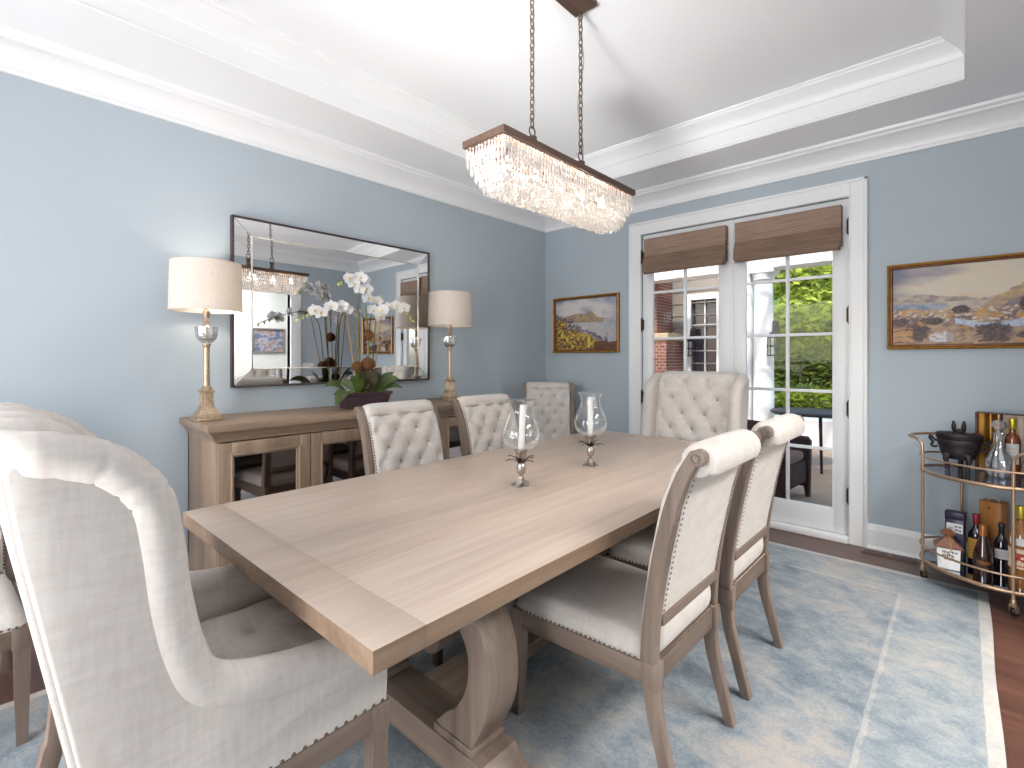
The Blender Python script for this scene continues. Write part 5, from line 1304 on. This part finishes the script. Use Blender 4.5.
wicker_chair('dark wicker armchair nearest the glass on the terrace, seen through the right door', (1.84, 1.02, -0.05), R(-94))
wicker_chair('dark wicker armchair farther out on the terrace beside the porch column', (1.20, 1.95, -0.05), R(-100))
t = thing('terrace_table', 'round dark table on slim legs on the terrace, seen through the right door', 'table', (1.92, 2.75, -0.05))
b = B(); b.lathe([(0,0.66),(0.40,0.66),(0.42,0.67),(0.42,0.69),(0.40,0.70),(0,0.70)], seg=32); obj('table_top', b, m_black, t, angle=30)
for a in range(4):
    ca, sa = math.cos(a*PI/2+0.6), math.sin(a*PI/2+0.6); b = B(); b.tube([(0.30*ca,0.30*sa,0.66),(0.33*ca,0.33*sa,0.0)], [0.02,0.014], 8); obj('leg', b, m_black, t)
# planting
def leafmat(name, a, b_):
    M = Mat(name); df = M.n('ShaderNodeBsdfDiffuse'); tl = M.n('ShaderNodeBsdfTranslucent'); oi = M.noise(M.coord(), 7, 3); c = M.ramp(oi, [(0.35, srgb(a)), (0.65, srgb(b_))])
    M.l(c, df.inputs[0]); M.l(c, tl.inputs[0]); mx = M.n('ShaderNodeMixShader'); mx.inputs[0].default_value = 0.35; M.l(df.outputs[0], mx.inputs[1]); M.l(tl.outputs[0], mx.inputs[2]); M.l(mx.outputs[0], M.out.inputs[0]); return M.m
ml_a = leafmat('leaf_lime', (150,170,66), (196,206,108)); ml_b = leafmat('leaf_green', (96,122,46), (150,160,58)); ml_c = leafmat('leaf_deep', (70,92,44), (112,116,54))
m_bark = plain('bark', (104,82,66), 0.9, 0, 0.25)
def leaves(b, c, rad, n, sz, r_):
    for _ in range(n):
        d = Vector((r_.gauss(0,1), r_.gauss(0,1), r_.gauss(0,1))).normalized()*(r_.random()**0.4); p = Vector((c[0]+d.x*rad[0], c[1]+d.y*rad[1], c[2]+d.z*rad[2]))
        a = Vector((r_.uniform(-1,1), r_.uniform(-1,1), r_.uniform(-0.6,0.6))).normalized(); q = a.orthogonal().normalized(); s = sz*r_.uniform(0.7,1.3)
        b.quad(p-a*s, p+q*s*0.45, p+a*s, p-q*s*0.45)
def tree(name, label, x, y, z, hgt, blobs, ml, n, sz, seed, group):
    r_ = random.Random(seed); t = thing(name, label, 'tree' if name == 'tree' else 'shrub', (x, y, z), 0, group)
    b = B(); b.tube(spline([Vector(q) for q in ((0,0,0),(0.05,0.02,hgt*0.35),(-0.04,0.05,hgt*0.75))], 4), [0.06*hgt/3]*4+[0.045*hgt/3]*5, 8)
    obj('trunk', b, m_bark, t); b = B()
    for c, rad in blobs: leaves(b, c, rad, n, sz, r_)
    obj('foliage', b, ml, t, smooth=False)
GT = 'trees beyond the drive'
tree('tree', 'tall lime green tree, highest greenery seen through the right door', -0.6, 15.0, 1.2, 4.2, [((0,0,3.0),(1.6,1.0,0.9)), ((1.6,0.2,2.8),(1.3,0.9,1.0)), ((-1.4,0,3.2),(1.4,0.9,1.1)), ((0.6,0,4.4),(1.5,0.9,0.9)), ((0.5,0,1.8),(1.5,0.8,0.8))], ml_a, 1300, 0.13, 1, GT)
tree('tree', 'mid green spreading tree below the lime one, seen through the right door', 0.0, 12.6, 0.6, 2.8, [((0,0,1.6),(1.3,0.7,0.7)), ((1.2,0,1.7),(1.0,0.6,0.7)), ((-1.1,0,1.6),(1.0,0.6,0.7)), ((0.4,0,0.8),(1.4,0.6,0.6))], ml_b, 1500, 0.10, 2, GT)
tree('shrub', 'dark green shrub at the foot of the trees across the drive', 0.7, 10.4, 0.4, 1.2, [((0,0,0.7),(0.8,0.5,0.6)), ((-0.9,0.1,0.7),(0.7,0.5,0.6)), ((0.8,0,0.6),(0.7,0.5,0.5))], ml_c, 1100, 0.08, 3, 'shrubs in the garden')
tree('shrub', 'bright green low bush right beside the round terrace table', 1.55, 5.25, 0.25, 0.5, [((0,0,0.30),(0.42,0.26,0.26)), ((0.46,0,0.28),(0.38,0.26,0.24)), ((-0.4,0,0.26),(0.3,0.24,0.22))], ml_b, 800, 0.045, 4, 'shrubs in the garden')
for i, (x, y, h) in enumerate(((-6.8,15,4.5),(7.5,16,4.5),(3.6,18,5.0),(-10,17,5))):
    tree('tree', ['tree far left beyond the drive', 'tree far right beyond the drive', 'tall tree behind the shrubs beyond the drive', 'tree at the far end of the drive'][i], x, y, 1.2, h, [((0,0,h*0.7),(1.8,1.4,1.5)), ((1.2,0,h*0.6),(1.4,1.0,1.2))], (ml_b, ml_a)[i % 2], 900, 0.15, 20+i, GT)

# ------------------------------------------------------------------ light
SKY, SUN, WINP, HALLP, LAMPP, CHP, EXPO = 0.25, 1.7, (27.0, 46.0), 86.0, 9.0, 8.0, 0.82
W = bpy.data.worlds.new('World'); SC.world = W; W.use_nodes = True; nt = W.node_tree; nt.nodes.clear()
sky = nt.nodes.new('ShaderNodeTexSky'); sky.sky_type = 'NISHITA'; sky.sun_disc = False; sky.sun_elevation = R(48); sky.sun_rotation = R(200); sky.air_density = 1.2; sky.dust_density = 2.5
bg = nt.nodes.new('ShaderNodeBackground'); bg.inputs[1].default_value = SKY; ou = nt.nodes.new('ShaderNodeOutputWorld'); nt.links.new(sky.outputs[0], bg.inputs[0]); nt.links.new(bg.outputs[0], ou.inputs[0])
def light(name, typ, loc, energy, color=(1,1,1), rot=(0,0,0), size=None, **kw):
    l = bpy.data.lights.new(name, typ); l.energy = energy; l.color = color
    if typ == 'AREA':
        l.shape = 'RECTANGLE'; l.size, l.size_y = size
    for k, v in kw.items(): setattr(l, k, v)
    o = bpy.data.objects.new(name, l); COL.objects.link(o); o.location = loc; o.rotation_euler = rot; return o
light('sun', 'SUN', (0,0,10), SUN, (1.0,0.95,0.86), (R(42), 0, R(20)), angle=R(2))
for i, (x0, x1, z0, z1) in enumerate(WIN):
    light('window_fill_light', 'AREA', ((x0+x1)/2, YF-0.12, (z0+z1)/2), WINP[i], (0.98,0.99,1.0), (R(90), 0, 0), (x1-x0, z1-z0))  # area light added in each unseen front window to light the room
light('ceiling_uplight_fill', 'AREA', (3.25, -8.6, -1.35), 27.0, (1.0,0.985,0.96), (Vector((1.9,-2.3,2.4))-Vector((3.25,-8.6,-1.35))).to_track_quat('-Z','Y').to_euler(), (1.5, 1.0), spread=R(40))  # added unseen area light, brightens the ceiling and throws the chandelier's shadow upward
light('hall_fill_light', 'AREA', (4.7, -2.2, 2.78), HALLP, (1.0,0.98,0.95), (0,0,0), (0.8, 1.6))  # area light added under the hall ceiling, no lamp fixture there
for y in (-3.275, -1.555): light('table_lamp_bulb', 'POINT', (0.262, y, SH+0.73), LAMPP, (1.0,0.86,0.70), shadow_soft_size=0.03)
for k in range(5): light('chandelier_bulb', 'POINT', (CX, CYY-0.36+0.18*k, CZ-0.065), CHP, (1.0,0.84,0.68), shadow_soft_size=0.02)
# ------------------------------------------------------------------ camera
cam = bpy.data.cameras.new('camera'); co = bpy.data.objects.new('camera', cam); COL.objects.link(co); SC.camera = co
cam.sensor_width = 36; cam.lens = 490/1024*36; cam.shift_y = -26.5/1024; cam.clip_start = 0.02
co.location = (3.326, -4.129, 1.30); co.rotation_euler = (R(90), 0, R(42.75))
vs = SC.view_settings; vs.view_transform = 'Standard'; vs.look = 'None'; vs.gamma = 1.0; vs.use_curve_mapping = False; vs.exposure = EXPO
SC.cycles.use_denoising = True
SC.cycles.max_bounces = 10; SC.cycles.diffuse_bounces = 5; SC.cycles.glossy_bounces = 6; SC.cycles.transparent_max_bounces = 24; SC.cycles.transmission_bounces = 8
SC.cycles.caustics_reflective = False; SC.cycles.caustics_refractive = False; SC.cycles.sample_clamp_indirect = 6.0
